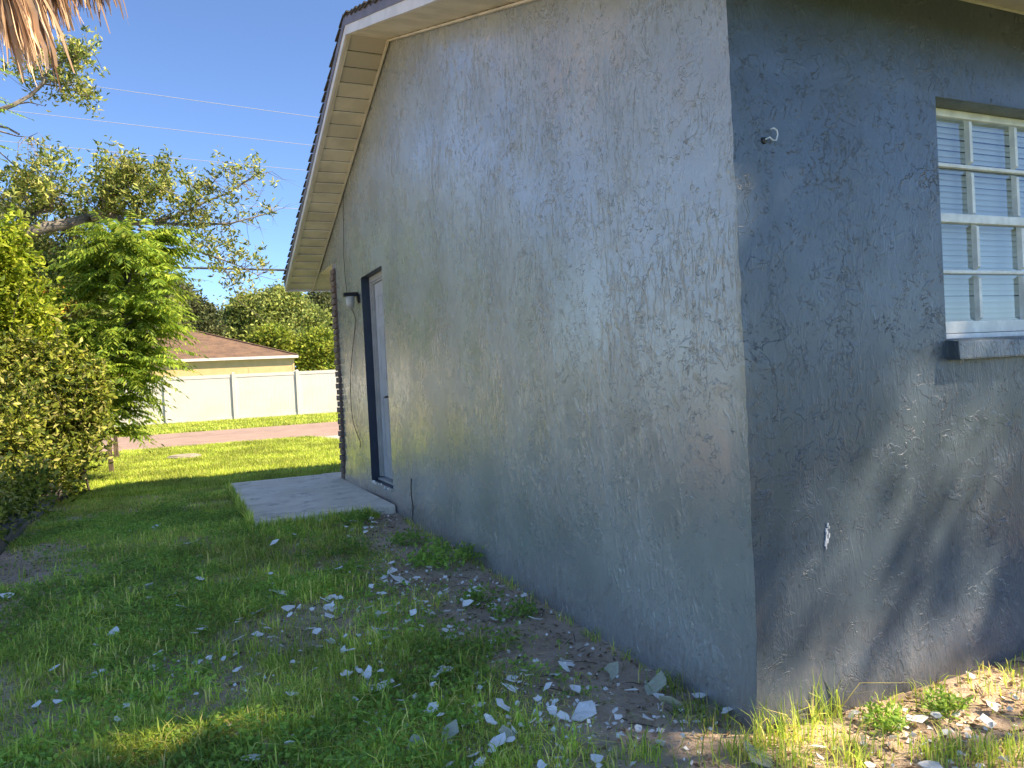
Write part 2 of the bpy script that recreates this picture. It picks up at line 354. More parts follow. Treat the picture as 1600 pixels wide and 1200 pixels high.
b = B(); b.face([(WX0, 0, WZ0), (WX0, 0, WZ1), (WX0, .16, WZ1), (WX0, .16, WZ0)]).face([(WX1, 0, WZ0), (WX1, .16, WZ0), (WX1, .16, WZ1), (WX1, 0, WZ1)]).face([(WX0, 0, WZ1), (WX1, 0, WZ1), (WX1, .16, WZ1), (WX0, .16, WZ1)]).face([(WX0, 0, WZ0), (WX0, .16, WZ0), (WX1, .16, WZ0), (WX1, 0, WZ0)])
b.build('window_reveal', M['stucco_side'], house)
b = B(); b.hexa([(WX0+.002, -.055, 1.262), (WX1+.05, -.055, 1.262), (WX1+.05, .03, 1.262), (WX0+.002, .03, 1.262), (WX0+.002, -.050, 1.338), (WX1+.05, -.050, 1.338), (WX1+.05, .06, 1.352), (WX0+.002, .06, 1.352)])
b.build('window_sill', M['stucco_side'], house, .008)
# white scrape on the side wall, thin chipped flakes of older paint
b = B(); rr = random.Random(3)
for k in range(9):
    q = at(1294+rr.uniform(-3, 3)+(k-4)*-.3, 820+k*4.2, 1, -.004); s1, s2 = rr.uniform(.002, .005), rr.uniform(.005, .013)
    b.hexa([(q[0]-s1, -.004, q[2]-s2), (q[0]+s1*.6, -.004, q[2]-s2*.7), (q[0]+s1*.6, .004, q[2]-s2*.7), (q[0]-s1, .004, q[2]-s2), (q[0]-s1*.5, -.005, q[2]+s2), (q[0]+s1, -.005, q[2]+s2*.8), (q[0]+s1, .004, q[2]+s2*.8), (q[0]-s1*.5, .004, q[2]+s2)])
b.build('paint_scrape', M['chip'], sw)['label'] = 'small white scrape where the blue paint has chipped off'
# other outer walls close the volume
b = B(); b.face([(.05, L_+.02, -.3), (.05, L_+.02, 2.8), (10, L_+.02, 2.8), (10, L_+.02, -.3)]).face([(10, 0, -.3), (10, L_, -.3), (10, L_, 2.8), (10, RIDY, RIDZ), (10, 0, 2.8)])
b.build('rear_walls', M['mortar'], house)
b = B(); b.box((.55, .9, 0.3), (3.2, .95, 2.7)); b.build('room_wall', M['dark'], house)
# bricks on the front corner
core = B().box((.004, L_+.024, .10), (.9, L_+.215, EAVE-.01)).build('brick_core', M['mortar'], house)
bl = B().box((0, 0, 0), (.205, .20, .062)); bme = bl.build('brick', M['brick'], house, .006); first = True
z = .165; k = 0
while z < EAVE-.07:
    x = -.030 if k % 2 else -.022
    for j in range(4):
        wd = .10 if (k % 2 and j == 0) else .205
        o = bme if first else bme.copy()
        if not first: COL.objects.link(o)
        first = False; o.location = (x+random.uniform(-.003, .003), L_+.026+random.uniform(-.002, .002), z); o.scale = (wd/.205, 1, 1)
        o.parent = house; x += wd+.01
    z += .072; k += 1

# ---------------- roof
OV = .37; YF, YN = 8.5, -.35; XR = 10.4
roof = B()
def rz(y): return rake(y)
TH = .150
for (ya, yb) in ((YN, RIDY), (RIDY, YF)):
    roof.hexa([(-OV+.03, ya, rz(ya)+.03), (XR, ya, rz(ya)+.03), (XR, yb, rz(yb)+.03), (-OV+.03, yb, rz(yb)+.03), (-OV+.03, ya, rz(ya)+TH), (XR, ya, rz(ya)+TH), (XR, yb, rz(yb)+TH), (-OV+.03, yb, rz(yb)+TH)])
roof = roof.build('roof', M['shingle_dark'], house)
def board(name, mat, ya, yb, x0, x1, lo, hi, parent, label=None, wob=0):
    bb = B(); n = 14
    for i in range(n):
        a = ya+(yb-ya)*i/n; c_ = ya+(yb-ya)*(i+1)/n
        wa, wb = (wob*(vnoise(a, 1, 2.3, 8)-.5), wob*(vnoise(c_, 1, 2.3, 8)-.5))
        bb.hexa([(x0+wa, a, rz(a)+lo), (x1, a, rz(a)+lo), (x1, c_, rz(c_)+lo), (x0+wb, c_, rz(c_)+lo), (x0+wa*.3, a, rz(a)+hi), (x1, a, rz(a)+hi), (x1, c_, rz(c_)+hi), (x0+wb*.3, c_, rz(c_)+hi)])
    o = bb.build(name, mat, parent)
    if label: o['label'] = label
    return o
for ya, yb, nm in ((YN, RIDY, 'near'), (RIDY, YF, 'far')):
    board('fascia', M['white_metal'], ya, yb, -OV-.012, -OV+.012, -.008, .066, roof, wob=.012 if nm == 'near' else .004)
    board('drip_edge', M['purple_metal'], ya, yb, -OV-.018, -OV+.010, .066, .142, roof)
    board('soffit_channel', M['vinyl_soffit'], ya, yb, -OV+.013, -OV+.035, -.004, .006, roof)
    board('soffit_trim', M['vinyl_soffit'], ya if ya > 0 else .0, yb if yb < 8.1 else YF, -.032, -.012, -.016, -.004, roof)
# shingle edges along the rake, each tab a little out of line
sh = None
for ya, yb in ((YN-.05, RIDY), (RIDY, YF+.05)):
    s_ = SN if ya < RIDY-1e-6 else -SF
    L0 = (yb-ya); n = int(L0/.145)
    for i in range(n):
        y0 = ya+L0*i/n; y1 = ya+L0*(i+1)/n+.03
        up_first = ya < RIDY-1e-6
        if sh is None:
            sh = B().hexa([(0, 0, 0), (.5, 0, 0), (.5, 1, 0), (0, 1, 0), (0, 0, 1), (.5, 0, 1), (.5, 1, 1), (0, 1, 1)]).build('shingle', M['shingle_dark'], roof); o = sh
        else: o = sh.copy(); COL.objects.link(o)
        j = random.uniform(-.012, .012); lift = .012
        z0 = rz(y0)+TH+(.0 if up_first else lift); z1 = rz(y1)+TH+(lift if up_first else 0)
        if up_first: z0, z1 = rz(y0)+TH+lift, rz(min(y1, RIDY))+TH; y1 = min(y1, RIDY)
        else: z0, z1 = rz(y0)+TH, rz(y1)+TH+lift
        m = Matrix(((1, 0, 0, -OV-.026+j*.6), (0, y1-y0, 0, y0), (0, z1-z0, .009+random.uniform(0, .004), z0), (0, 0, 0, 1)))
        o.matrix_world = m
# front and near eave fascias and soffits
b = B(); b.box((-OV-.01, YF-.02, rz(YF)-.01), (XR, YF, rz(YF)+.13)); b.build('fascia', M['white_metal'], roof)
b = B(); b.box((-OV-.01, YN, rz(YN)-.01), (XR, YN+.02, rz(YN)+.13)); b.build('fascia', M['white_metal'], roof)
b = B(); b.box((.002, L_+.0, EAVE), (XR, 8.02, EAVE+.012)); b.hexa([(.0, 8.02, rz(8.02)), (XR, 8.02, rz(8.02)), (XR, YF-.02, rz(YF-.02)), (0, YF-.02, rz(YF-.02)), (0, 8.02, rz(8.02)+.012), (XR, 8.02, rz(8.02)+.012), (XR, YF-.02, rz(YF-.02)+.012), (0, YF-.02, rz(YF-.02)+.012)])
for xx in (.32, .64, .96): b.box((xx, L_+.22, EAVE-.006), (xx+.012, 8.0, EAVE-.001))
b.build('front_soffit', M['vinyl_soffit'], roof)
b = B(); b.hexa([(-.01, YN+.02, rz(YN+.02)), (XR, YN+.02, rz(YN+.02)), (XR, -.0, rz(0)), (-.01, 0, rz(0)), (-.01, YN+.02, rz(YN+.02)+.012), (XR, YN+.02, rz(YN+.02)+.012), (XR, 0, rz(0)+.012), (-.01, 0, rz(0)+.012)])
b.build('near_soffit', M['vinyl_soffit'], roof)
b = B(); b.box((.005, -.018, EAVE-.010), (9.9, -.004, EAVE-.007)); b.build('soffit_trim', M['vinyl_soffit'], roof)
# soffit panels under the rake: each overlapping strip its own piece
t = NT('vented_soffit'); vo = t.n('ShaderNodeTexVoronoi'); t.L(t.scale((70, 70, 70)), vo.inputs['Vector']); vo.inputs['Randomness'].default_value = 0
c = t.mix(t.step(vo.outputs['Distance'], .30, .22), C(.52, .48, .38), C(.16, .145, .11)); t.set(Base_Color=c, Roughness=.5); M['vented'] = t.m
for ya, yb, far in ((YN+.03, RIDY, False), (RIDY, YF-.01, True)):
    n = int(round((yb-ya)/.178))
    for i in range(n):
        a, c_ = ya+(yb-ya)*i/n, ya+(yb-ya)*(i+1)/n
        d1, d2 = (.0, .012) if far else (.012, .0)     # tilted laps leave a step between neighbours
        g = .004
        bb = B().hexa([(-OV+.034, a, rz(a)+d1), (-.014, a, rz(a)+d1), (-.014, c_-g, rz(c_-g)+d2), (-OV+.034, c_-g, rz(c_-g)+d2), (-OV+.034, a, rz(a)+d1+.010), (-.014, a, rz(a)+d1+.010), (-.014, c_-g, rz(c_-g)+d2+.010), (-OV+.034, c_-g, rz(c_-g)+d2+.010)])
        bb.build('soffit_panel', M['vented'] if far and i < 3 else M['vinyl_soffit'], roof)
# ---------------- door
fr = B(); FX = .085
fr.box((FX, D0, DZ0+.03), (FX+.06, D0+.055, DZ1)).box((FX, D1-.055, DZ0+.03), (FX+.06, D1, DZ1)).box((FX, D0+.055, DZ1-.055), (FX+.06, D1-.055, DZ1))
fr.box((FX+.012, D1-.075, DZ0+.03), (FX+.06, D1-.055, DZ1-.055)).box((FX+.012, D0+.055, DZ0+.03), (FX+.06, D0+.075, DZ1-.055)).box((FX+.012, D0+.075, DZ1-.075), (FX+.06, D1-.075, DZ1-.055))
fr.build('door_frame', M['frame_grey'], house, .004)
th = B().hexa([(FX-.02, D0, DZ0), (FX+.10, D0, DZ0), (FX+.10, D1, DZ0), (FX-.02, D1, DZ0), (FX-.01, D0, DZ0+.016), (FX+.10, D0, DZ0+.028), (FX+.10, D1, DZ0+.028), (FX-.01, D1, DZ0+.016)])
th.build('threshold', M['frame_grey'], house)
dr = B(); DX = FX+.035
y0, y1, z0, z1 = D0+.077, D1-.077, DZ0+.03, DZ1-.077
dr.box((DX, y0, z0), (DX+.04, y1, z1))
door = dr.build('door', M['door_grey'], house, .003); door['label'] = 'plain grey entry door set back in the wall'
for (pa, pb, qa, qb) in ((.12, .48, .12, .62), (.56, .92, .12, .62)):
    pass
for (ya, yb) in ((y0+.11, y0+.31), (y0+.39, y1-.11)):
    for (za, zb) in ((z0+.2, z0+.85), (z0+1.0, z0+1.55), (z0+1.65, z1-.12)):
        pn = B(); r_ = .018
        for (a1, b1, c1, d1) in ((ya, yb, za, za+r_), (ya, yb, zb-r_, zb), (ya, ya+r_, za+r_, zb-r_), (yb-r_, yb, za+r_, zb-r_)): pn.box((DX-.006, a1, c1), (DX+.004, b1, d1))
        pn.build('door_panel', M['door_grey'], door)
ky = 5.15
B().lathe((DX-.002, ky, 1.245), [(.034, 0), (.034, -.012), (.026, -.022), (.010, -.024)], 18, 0).build('deadbolt', M['black'], door, smooth=True)
B().box((DX-.014, ky-.036, 1.06), (DX-.001, ky+.036, 1.20)).build('lock_plate', M['black'], door, .004)
B().tube([(DX-.012, ky, 1.15), (DX-.045, ky, 1.15), (DX-.058, ky+.012, 1.15), (DX-.058, ky+.055, 1.147), (DX-.056, ky+.105, 1.142)], [.012, .011, .011, .010, .007], 10).build('door_lever', M['black'], door, smooth=True)
# ---------------- window
win = thing('window', 'x', 'x'); del win['label'], win['category']; win.parent = house
GY = .085
def bar(a, b_, name='sash_bar'):
    return B().box(a, b_).build(name, M['sash'], win, .006)
SF_ = .03
bar((WX0, GY+.01, WZ0), (WX0+SF_, GY+.07, WZ1), 'window_frame'); bar((WX1-SF_, GY+.01, WZ0), (WX1, GY+.07, WZ1), 'window_frame')
bar((WX0+SF_, GY+.01, WZ1-.032), (WX1-SF_, GY+.07, WZ1), 'window_frame'); bar((WX0+SF_, GY-.02, WZ0), (WX1-SF_, GY+.07, WZ0+.022), 'window_frame')
bar((WX0+SF_, GY-.012, WZ0+.024), (WX1-SF_, GY+.012, WZ0+.075), 'bottom_rail'); ZM = 1.86
bar((WX0+SF_, GY-.016, ZM-.016), (WX1-SF_, GY+.03, ZM+.022), 'meeting_rail')
MX = [1.385, 1.690]
t = NT('window_glass'); lw = t.n('ShaderNodeFresnel'); lw.inputs[0].default_value = 1.5
gl = t.n('ShaderNodeBsdfGlossy'); gl.inputs['Roughness'].default_value = .03; gl.inputs['Color'].default_value = C(.9, .95, 1); tp = t.n('ShaderNodeBsdfTransparent'); tp.inputs[0].default_value = C(.90, .94, .93)
mx = t.n('ShaderNodeMixShader'); t.L(t.math('MULTIPLY', lw.outputs[0], 1.5), mx.inputs[0]); t.L(tp.outputs[0], mx.inputs[1]); t.L(gl.outputs[0], mx.inputs[2]); t.L(mx.outputs[0], t.out.inputs[0])
M['glass'] = t.m
for (za, zb, yo, mxs) in ((WZ0+.075, ZM-.016, 0, [m-.012 for m in MX]), (ZM+.022, WZ1-.032, .02, MX)):
    zm = (za+zb)/2
    edges = [WX0+SF_]+mxs+[WX1-SF_]
    for m_ in mxs:
        for (c0, c1) in ((za, zm-.012), (zm+.012, zb)):
            B().hexa([(m_-.009, GY+yo-.016, c0+.012), (m_+.009, GY+yo-.016, c0+.012), (m_+.012, GY+yo+.006, c0), (m_-.012, GY+yo+.006, c0), (m_-.009, GY+yo-.016, c1-.012), (m_+.009, GY+yo-.016, c1-.012), (m_+.012, GY+yo+.006, c1), (m_-.012, GY+yo+.006, c1)]).build('muntin', M['sash'], win)
    bar((WX0+SF_, GY+yo-.018, zm-.008), (WX1-SF_, GY+yo+.006, zm+.008), 'muntin')
    for e0, e1 in zip(edges, edges[1:]):
        for (c0, c1) in ((za, zm), (zm, zb)): B().face([(e0, GY+yo+.007, c0), (e1, GY+yo+.007, c0), (e1, GY+yo+.007, c1), (e0, GY+yo+.007, c1)]).build('pane', M['glass'], win)
blind = thing('window_blind', 'pale horizontal slat blind hanging closed behind the window panes', 'blind', (WX0+.4, .16, WZ0))
bs = None; n = 36
for i in range(n):
    zc = WZ0+.05+(WZ1-WZ0-.09)*i/(n-1)
    if bs is None:
        bb = B(); pr = [(-.006, -.0135), (-.003, -.004), (.001, .005), (.005, .0135)]
        for (ya, za), (yb, zb) in zip(pr, pr[1:]): bb.hexa([(WX0+.035, ya, za), (WX1-.035, ya, za), (WX1-.035, yb, zb), (WX0+.035, yb, zb), (WX0+.035, ya, za+.0012), (WX1-.035, ya, za+.0012), (WX1-.035, yb, zb+.0012), (WX0+.035, yb, zb+.0012)])
        bs = bb.build('slat', M['blind'], blind); o = bs
    else: o = bs.copy(); COL.objects.link(o)
    o.location = (random.uniform(-.002, .002)-(WX0+.4), 0, zc-WZ0); o.rotation_euler = (random.uniform(-.08, .08), random.uniform(-.002, .002), 0)
o = B().box((WX0+.032, .145, WZ1-.035), (WX1-.032, .175, WZ1-.005)).build('head_rail', M['blind'], blind); settle(blind)
for c_ in blind.children:
    if c_.name.startswith('slat'): c_.matrix_parent_inverse = Matrix.Identity(4)
# ---------------- patio slab
b = B(); PX, PY0, PY1, PZ = -1.25, 4.734, 7.79, .162
n = 10
b.hexa([(PX, PY0, -.1), (-.02, PY0, -.1), (-.02, PY1, -.1), (PX, PY1, -.1), (PX, PY0, PZ), (-.02, PY0, PZ), (-.02, PY1, PZ), (PX, PY1, PZ)])
kind(b.build('patio_slab', M['concrete'], bevel=.015), 'structure', 'worn concrete slab outside the side door')
b = B().box((-.15, L_+.26, -.1), (1.1, PY1+.02, PZ+.004)); kind(b.build('front_walk', M['concrete'], bevel=.01), 'structure', 'narrow concrete walk along the front of the house')

# ------------------------------------------------------------------ fittings on the walls
lamp = thing('wall_lamp', 'black bracket wall lamp with frosted jar beside the door', 'lamp', (0, 5.83, 2.2))
B().lathe((-.001, 5.83, 2.185), [(.05, 0), (.05, -.016), (.03, -.022)], 18, 0).build('back_plate', M['black'], lamp, smooth=False)
B().hexa([(-.165, 5.79, 2.205), (-.012, 5.79, 2.205), (-.012, 5.87, 2.205), (-.165, 5.87, 2.205), (-.165, 5.80, 2.245), (-.012, 5.80, 2.252), (-.012, 5.86, 2.252), (-.165, 5.86, 2.245)]).build('arm', M['black'], lamp, .006)
B().lathe((-.095, 5.83, 2.2), [(.046, .006), (.048, -.010), (.045, -.03), (.047, -.045), (.043, -.065), (.045, -.08), (.037, -.105), (.02, -.115)], 18).build('jar', M['jar'], lamp, smooth=True); settle(lamp)
def wallpts(px, xo=-.012): return [at(a, b_, 0, xo) for a, b_ in px]
tag(B().tube(wallpts([(537, 298), (536, 330), (537, 365), (537, 400), (539, 430), (542, 457)]), .0035, 6).build('cable', M['cable'], smooth=True), 'thin black cable running from the soffit down to the wall lamp', 'cable')
tag(B().tube(wallpts([(549, 481), (553, 490), (556, 500), (554, 520), (551, 545), (548, 580), (548, 615), (549, 640), (552, 660), (558, 678), (564, 692), (563, 699)]), .004, 6).build('cable', M['cable'], smooth=True), 'loose black cable hanging below the wall lamp to a frayed end', 'cable')
tag(B().tube(wallpts([(643, 748), (642, 760), (643, 775), (645, 790), (645, 812)], -.02), .005, 6).build('cable_stub', M['cable'], smooth=True), 'short dark cable stub rising from the soil beside the slab', 'cable')
hk = thing('wire_hook', 'bent white wire hook sticking out of the slate blue wall', 'hook', (.13, 0, 2.08))
B().lathe((.135, -.001, 2.083), [(.013, 0), (.011, -.006), (.005, -.008)], 12, 1).build('anchor', M['black'], hk)
B().tube([(.135, 0, 2.083), (.137, -.012, 2.086), (.150, -.016, 2.092), (.163, -.016, 2.082), (.178, -.017, 2.083), (.185, -.018, 2.104), (.182, -.018, 2.118), (.168, -.018, 2.125), (.154, -.018, 2.121)], .0029, 8).build('wire', M['chip'], hk, smooth=True); settle(hk)

# ------------------------------------------------------------------ fence, neighbour, street things
FY, SP, FZ0, FZ1 = 30.0, 2.47, .14, 1.83
fence = thing('vinyl_fence', 'long white vinyl privacy fence with square posts across the street', 'fence', (0, FY, .1))
fp = post = cap = None
x0 = at(368, 650, 1, FY)[0]-SP*8
for i in range(18):
    x = x0+SP*i
    if fp is None:
        post = B().box((-.065, -.065, 0), (.065, .065, FZ1+.03)).build('post', M['fence'], fence, .008); cap = B().hexa([(-.075, -.075, FZ1+.03), (.075, -.075, FZ1+.03), (.075, .075, FZ1+.03), (-.075, .075, FZ1+.03), (-.01, -.01, FZ1+.075), (.01, -.01, FZ1+.075), (.01, .01, FZ1+.075), (-.01, .01, FZ1+.075)]).build('post_cap', M['fence'], post)
        bb = B(); wv = (SP-.13)/14
        for k in range(14): bb.box((0.065+wv*k+.004, -.009, .10), (.065+wv*(k+1)-.004, .009, FZ1-.10))
        bb.box((.065, -.006, .1), (SP-.065, .006, FZ1-.1)); bb.box((.065, -.024, .03), (SP-.065, .024, .15)); bb.box((.065, -.024, FZ1-.13), (SP-.065, .024, FZ1))
        fp = bb.build('panel', M['fence'], fence); a, c_, d = post, fp, cap
    else:
        a, c_, d = post.copy(), fp.copy(), cap.copy()
        for q in (a, c_, d): COL.objects.link(q)
        d.parent = a
    for q in (a, c_): q.parent = fence; q.location = (x, 0, 0)
nb = thing('neighbour_house', 'tan house with brown shingle hip roof behind the white fence', 'house', (-6, 40, .1))
NX1, NY0, NY1, NX0 = 4.28, 40.6, 50.0, -14.0; NE = 2.95
B().box((NX0, NY0, 0), (NX1, NY1, NE)).build('wall', M['nb_wall'], nb)
B().box((1.9, NY0-.012, 0), (1.94, NY0-.002, NE-.02)).build('downspout', M['nb_wall'], nb)
B().box((NX1-.09, NY0-.012, 0), (NX1+.01, NY0-.002, NE-.02)).build('corner_trim', M['nb_wall'], nb)
o_ = .20; a0, a1, b0, b1 = NX0-o_, NX1+o_, NY0-o_, NY1+o_; ez = NE+.06; hz = ez+.36*(b1-b0)/2; rm = (b0+b1)/2; hw = (b1-b0)/2
r_ = B().face([(a0, b0, ez), (a1, b0, ez), (a1-hw, rm, hz), (a0+hw, rm, hz)]).face([(a1, b0, ez), (a1, b1, ez), (a1-hw, rm, hz)]).face([(a1, b1, ez), (a0, b1, ez), (a0+hw, rm, hz), (a1-hw, rm, hz)]).face([(a0, b1, ez), (a0, b0, ez), (a0+hw, rm, hz)])
nr = r_.build('roof', M['nb_roof'], nb)
B().box((a0-.01, b0-.02, ez-.13), (a1+.01, b0, ez+.012)).box((a1, b0, ez-.13), (a1+.02, b1, ez+.012)).box((a0-.02, b0, ez-.13), (a0, b1, ez+.012)).build('fascia', M['white_metal'], nr)
B().box((a0, b0, ez-.10), (a1, NY0, ez-.08)).box((NX1, NY0, ez-.10), (a1, b1, ez-.08)).build('soffit', M['vinyl_soffit'], nr)
B().tube([(a1, b0, ez+.02), (a1-hw, rm, hz+.03)], .05, 5).tube([(a1-hw, rm, hz+.03), (a0+hw, rm, hz+.03)], .05, 5).build('ridge_cap', M['nb_roof'], nr)
settle(nb)
for c_ in nb.children:
    pass
# overhead wires, strung along the street
def wire(pa, pb, y, r, mat, label, sag=.25):
    A, Bq = at(*pa, 1, y), at(*pb, 1, y); d = (Bq-A)/(Bq[0]-A[0]); pts = []
    for xx in np.linspace(-22, 26, 40):
        q = A+d*(xx-A[0]); q[2] += sag*(((xx-2)/24)**2)-sag*(((A[0]-2)/24)**2); pts.append(q)
    tag(B().tube(pts, r, 5).build('utility_wire', mat, smooth=True), label, 'wire', 'overhead wires along the street')
wire((147, 135), (497, 183), 17, .0065, M['wire'], 'thin pale overhead wire, the highest one in the sky')
wire((35, 175), (487, 226), 17, .0065, M['wire'], 'thin pale overhead wire, second from the top')
wire((0, 220), (478, 265), 17, .0065, M['wire'], 'thin pale overhead wire, third from the top')
wire((40, 301), (462, 325), 17.4, .007, M['wire'], 'faint thin overhead wire, fourth from the top')
wire((310, 419), (441, 422), 17.8, .028, M['wire_dark'], 'thick dark overhead cable, the lowest of the street wires', .1)
# stakes, timbers, cover
def stake(xp, yb, yt, Yd, label, r):
    a, c_ = at(xp[0], yb, 1, Yd), at(xp[1], yt, 1, Yd); a[2] = gz(a[0], a[1])-.05
    bb = B(); n = 8; P = []
    for k, q in enumerate((a, a*.5+c_*.5, c_)):
        rr_ = r*(1-.1*k); j = .006*(-1)**k
        P.append([(q[0]-rr_+j, q[1]-rr_, q[2]), (q[0]+rr_, q[1]-rr_, q[2]), (q[0]+rr_, q[1]+rr_, q[2]+(.02 if k == 2 else 0)), (q[0]-rr_, q[1]+rr_, q[2]+(.03 if k == 2 else 0))])
    for u, v in zip(P, P[1:]): bb.hexa(u+v)
    tag(bb.build('wooden_stake', M['stake'], bevel=.004), label, 'stake', 'stakes at the lawn edge')
stake((175, 170), 742, 682, 12.0, 'grey weathered wooden stake, the nearer one beside the shrub', .035)
stake((183, 180), 722, 680, 14.4, 'reddish brown wooden stake, the farther one by the road', .042)
q = at(288, 719, 2, .03); q[2] = float(gz(q[0], q[1]))
cv = thing('utility_cover', 'round tan concrete utility cover set in the sunny lawn', 'cover', q)
B().lathe((0, 0, .03), [(.30, -.06), (.30, .03), (.285, .04)], 24).build('ring', M['iron'], cv); B().lathe((0, 0, .05), [(.25, 0), (.25, .03), (.235, .036)], 24).build('lid', M['iron'], cv)
def timber(ya, yb, x, wd, h, label, twist=0.0, zoff=0):
    bb = B(); n = 8; P = []
    for i in range(n+1):
        y = ya+(yb-ya)*i/n; xx = x+twist*(y-ya)+.012*(vnoise(y, 3, 1.7, 4)-.5); g = float(np.interp(y, TY, TZ))-.03+zoff; j = .012*(vnoise(y, 9, 3, 6)-.5)
        P.append([(xx-wd, y, g), (xx, y, g), (xx+j, y, g+h+j), (xx-wd, y, g+h+.01)])
    for u, v in zip(P, P[1:]):
        k = len(bb.v); bb.v += [tuple(q) for q in u+v]
        bb.f += [(k+1, k+5, k+6, k+2), (k+2, k+6, k+7, k+3), (k+3, k+7, k+4, k)]
    bb.face(P[0]); bb.face(P[-1][::-1])
    tag(bb.build('landscape_timber', M['wood']), label, 'timber', 'timbers edging the yard')
timber(.5, 3.6, -3.16, .15, .17, 'weathered edging timber nearest the camera at the left border')
timber(3.62, 6.62, -3.12, .16, .165, 'long weathered timber edging the yard in front of the shrubs', -.012)
timber(6.72, 8.5, -3.17, .15, .17, 'mossy short edging timber beyond the long one', -.01)
tag(B().hexa([(-3.28, 8.62, -.05), (-3.0, 8.72, -.05), (-3.02, 8.80, -.05), (-3.30, 8.70, -.05), (-3.24, 8.60, .30), (-3.19, 8.62, .31), (-3.20, 8.69, .31), (-3.26, 8.68, .30)]).build('wood_board', M['wood'], bevel=.008), 'pointed grey board end standing at the end of the timbers', 'board')

# ------------------------------------------------------------------ foliage
def leaves(P, N, size, aspect=.42, jit=.5, fold=.18, droop=0.0):
    """diamond leaves at P with tip directions N: arrays (n,3); returns verts, tris"""
    n = len(P); D = N/np.linalg.norm(N, axis=1, keepdims=True)
    r = rng.normal(size=(n, 3)); S = np.cross(D, r); S /= np.linalg.norm(S, axis=1, keepdims=True)+1e-9; U = np.cross(S, D)
    s = size*(1+jit*rng.uniform(-1, 1, (n, 1)))
    a = P; t_ = P+D*s+np.array([0, 0, -1])*s*droop; m = P+D*s*.45
    l = m+S*s*aspect*.5+U*s*fold; r_ = m-S*s*aspect*.5+U*s*fold
    V = np.stack([a, l, t_, r_], 1).reshape(-1, 3); i = np.arange(n)[:, None]*4
    Fa = np.concatenate([i+np.array([[0, 2, 1]]), i+np.array([[0, 3, 2]])], 0)
    return V, Fa
def merge(parts):
    V = []; F_ = []; o = 0
    for v, f in parts: V.append(v); F_.append(f+o); o += len(v)
    return np.concatenate(V), np.concatenate(F_)
def tufts(C_, nleaf, size, spread=.6, up_=.4, aspect=.42, rad=None):
    n = len(C_); P = np.repeat(C_, nleaf, 0); N = rng.normal(size=(n*nleaf, 3)); N[:, 2] = N[:, 2]*.7+up_
    P = P+rng.normal(size=P.shape)*(size*spread if rad is None else rad)
    return leaves(P, N, size, aspect)
def blob_pts(blobs, shell=.55):
    out = []
    for (c_, r, n) in blobs:
        d = rng.normal(size=(n, 3)); d /= np.linalg.norm(d, axis=1, keepdims=True)
        u = (shell+(1-shell)*rng.uniform(0, 1, (n, 1)))*(1+.16*rng.normal(size=(n, 1)))
        out.append(np.array(c_)+d*u*np.array(r))
    return np.concatenate(out)
def wander(a, b_, n, amp, r0, r1, bld, sides=5):
    a, b_ = np.array(a, float), np.array(b_, float); L0 = np.linalg.norm(b_-a); pts = []
    off = np.zeros(3)
    for k in range(n+1):
        f = k/n; off = off+rng.normal(size=3)*amp*L0/n*(1 if 0 < k < n else 0); pts.append(a+(b_-a)*f+off*(1-f*.3))
    bld.tube(pts, list(np.linspace(r0, r1, n+1)), sides, cap=False); return pts
def tree(name, label, base, trunk_h, trunk_r, blobs, mat, leaf, nl, bark='bark_dark', group=None, aspect=.5, limbs=True, cat='tree'):
    base = np.array(base, float); base[2] = float(gz(base[0], base[1]))
    t_ = thing(name, label, cat, base, group)
    cen = np.mean([np.array(c_) for c_, r, n in blobs], 0); bb = B()
    topp = np.array([base[0]*.5+cen[0]*.5, base[1]*.5+cen[1]*.5, base[2]+trunk_h])
    wander(base-np.array([0, 0, .2]), topp, 6, .10, trunk_r, trunk_r*.6, bb, 8)
    if limbs:
        for (c_, r, n) in blobs[::int(limbs)]: wander(topp, c_, 5, .22, trunk_r*(.45 if limbs == 1 else .22), trunk_r*.10, bb, 5)
    bb.build('trunk', M[bark], t_, smooth=True)
    P = blob_pts(blobs); V, F_ = tufts(P, nl, leaf, spread=.8, aspect=aspect)
    mesh_np('crown', V, F_, M[mat], t_); settle(t_); return t_
def pxblob(px, py, Yd, rx, ry, n, dy=None):
    c_ = at(px, py, 1, Yd); s = F_PX/((c_-CAM)@fw)
    return (c_, (rx/s*1.0, (dy if dy else rx/s*.8), ry/s), n)

# far trees beyond the fence
tree('oak_tree', 'broad rounded olive green tree behind the neighbour roof and fence', (5.0, 56, 0), 4.2, .30,
     [pxblob(400, 490, 54, 44, 30, 800), pxblob(440, 476, 55, 38, 25, 700), pxblob(366, 508, 54, 24, 18, 340), pxblob(375, 525, 54, 45, 22, 560), pxblob(470, 505, 54, 42, 26, 640), pxblob(430, 530, 53, 50, 24, 640)], 'far_leaf', .27, 9, group='far trees')
tree('oak_tree', 'dark loose tree left of the rounded tree behind the brown roof', (-.5, 52, 0), 4.0, .28,
     [pxblob(312, 492, 50, 24, 18, 300), pxblob(285, 474, 51, 26, 30, 420), pxblob(255, 488, 50, 34, 38, 440), pxblob(305, 514, 50, 36, 14, 360)], 'far_dark', .26, 8, group='far trees')
tree('oak_tree', 'pale grey green tree at the right, behind the house corner', (10.5, 60, 0), 4.4, .30,
     [pxblob(505, 480, 60, 34, 24, 560), pxblob(525, 510, 60, 28, 34, 520), pxblob(488, 500, 60, 28, 32, 420), pxblob(555, 500, 60, 40, 40, 420)], 'far_dark', .28, 9, group='far trees')
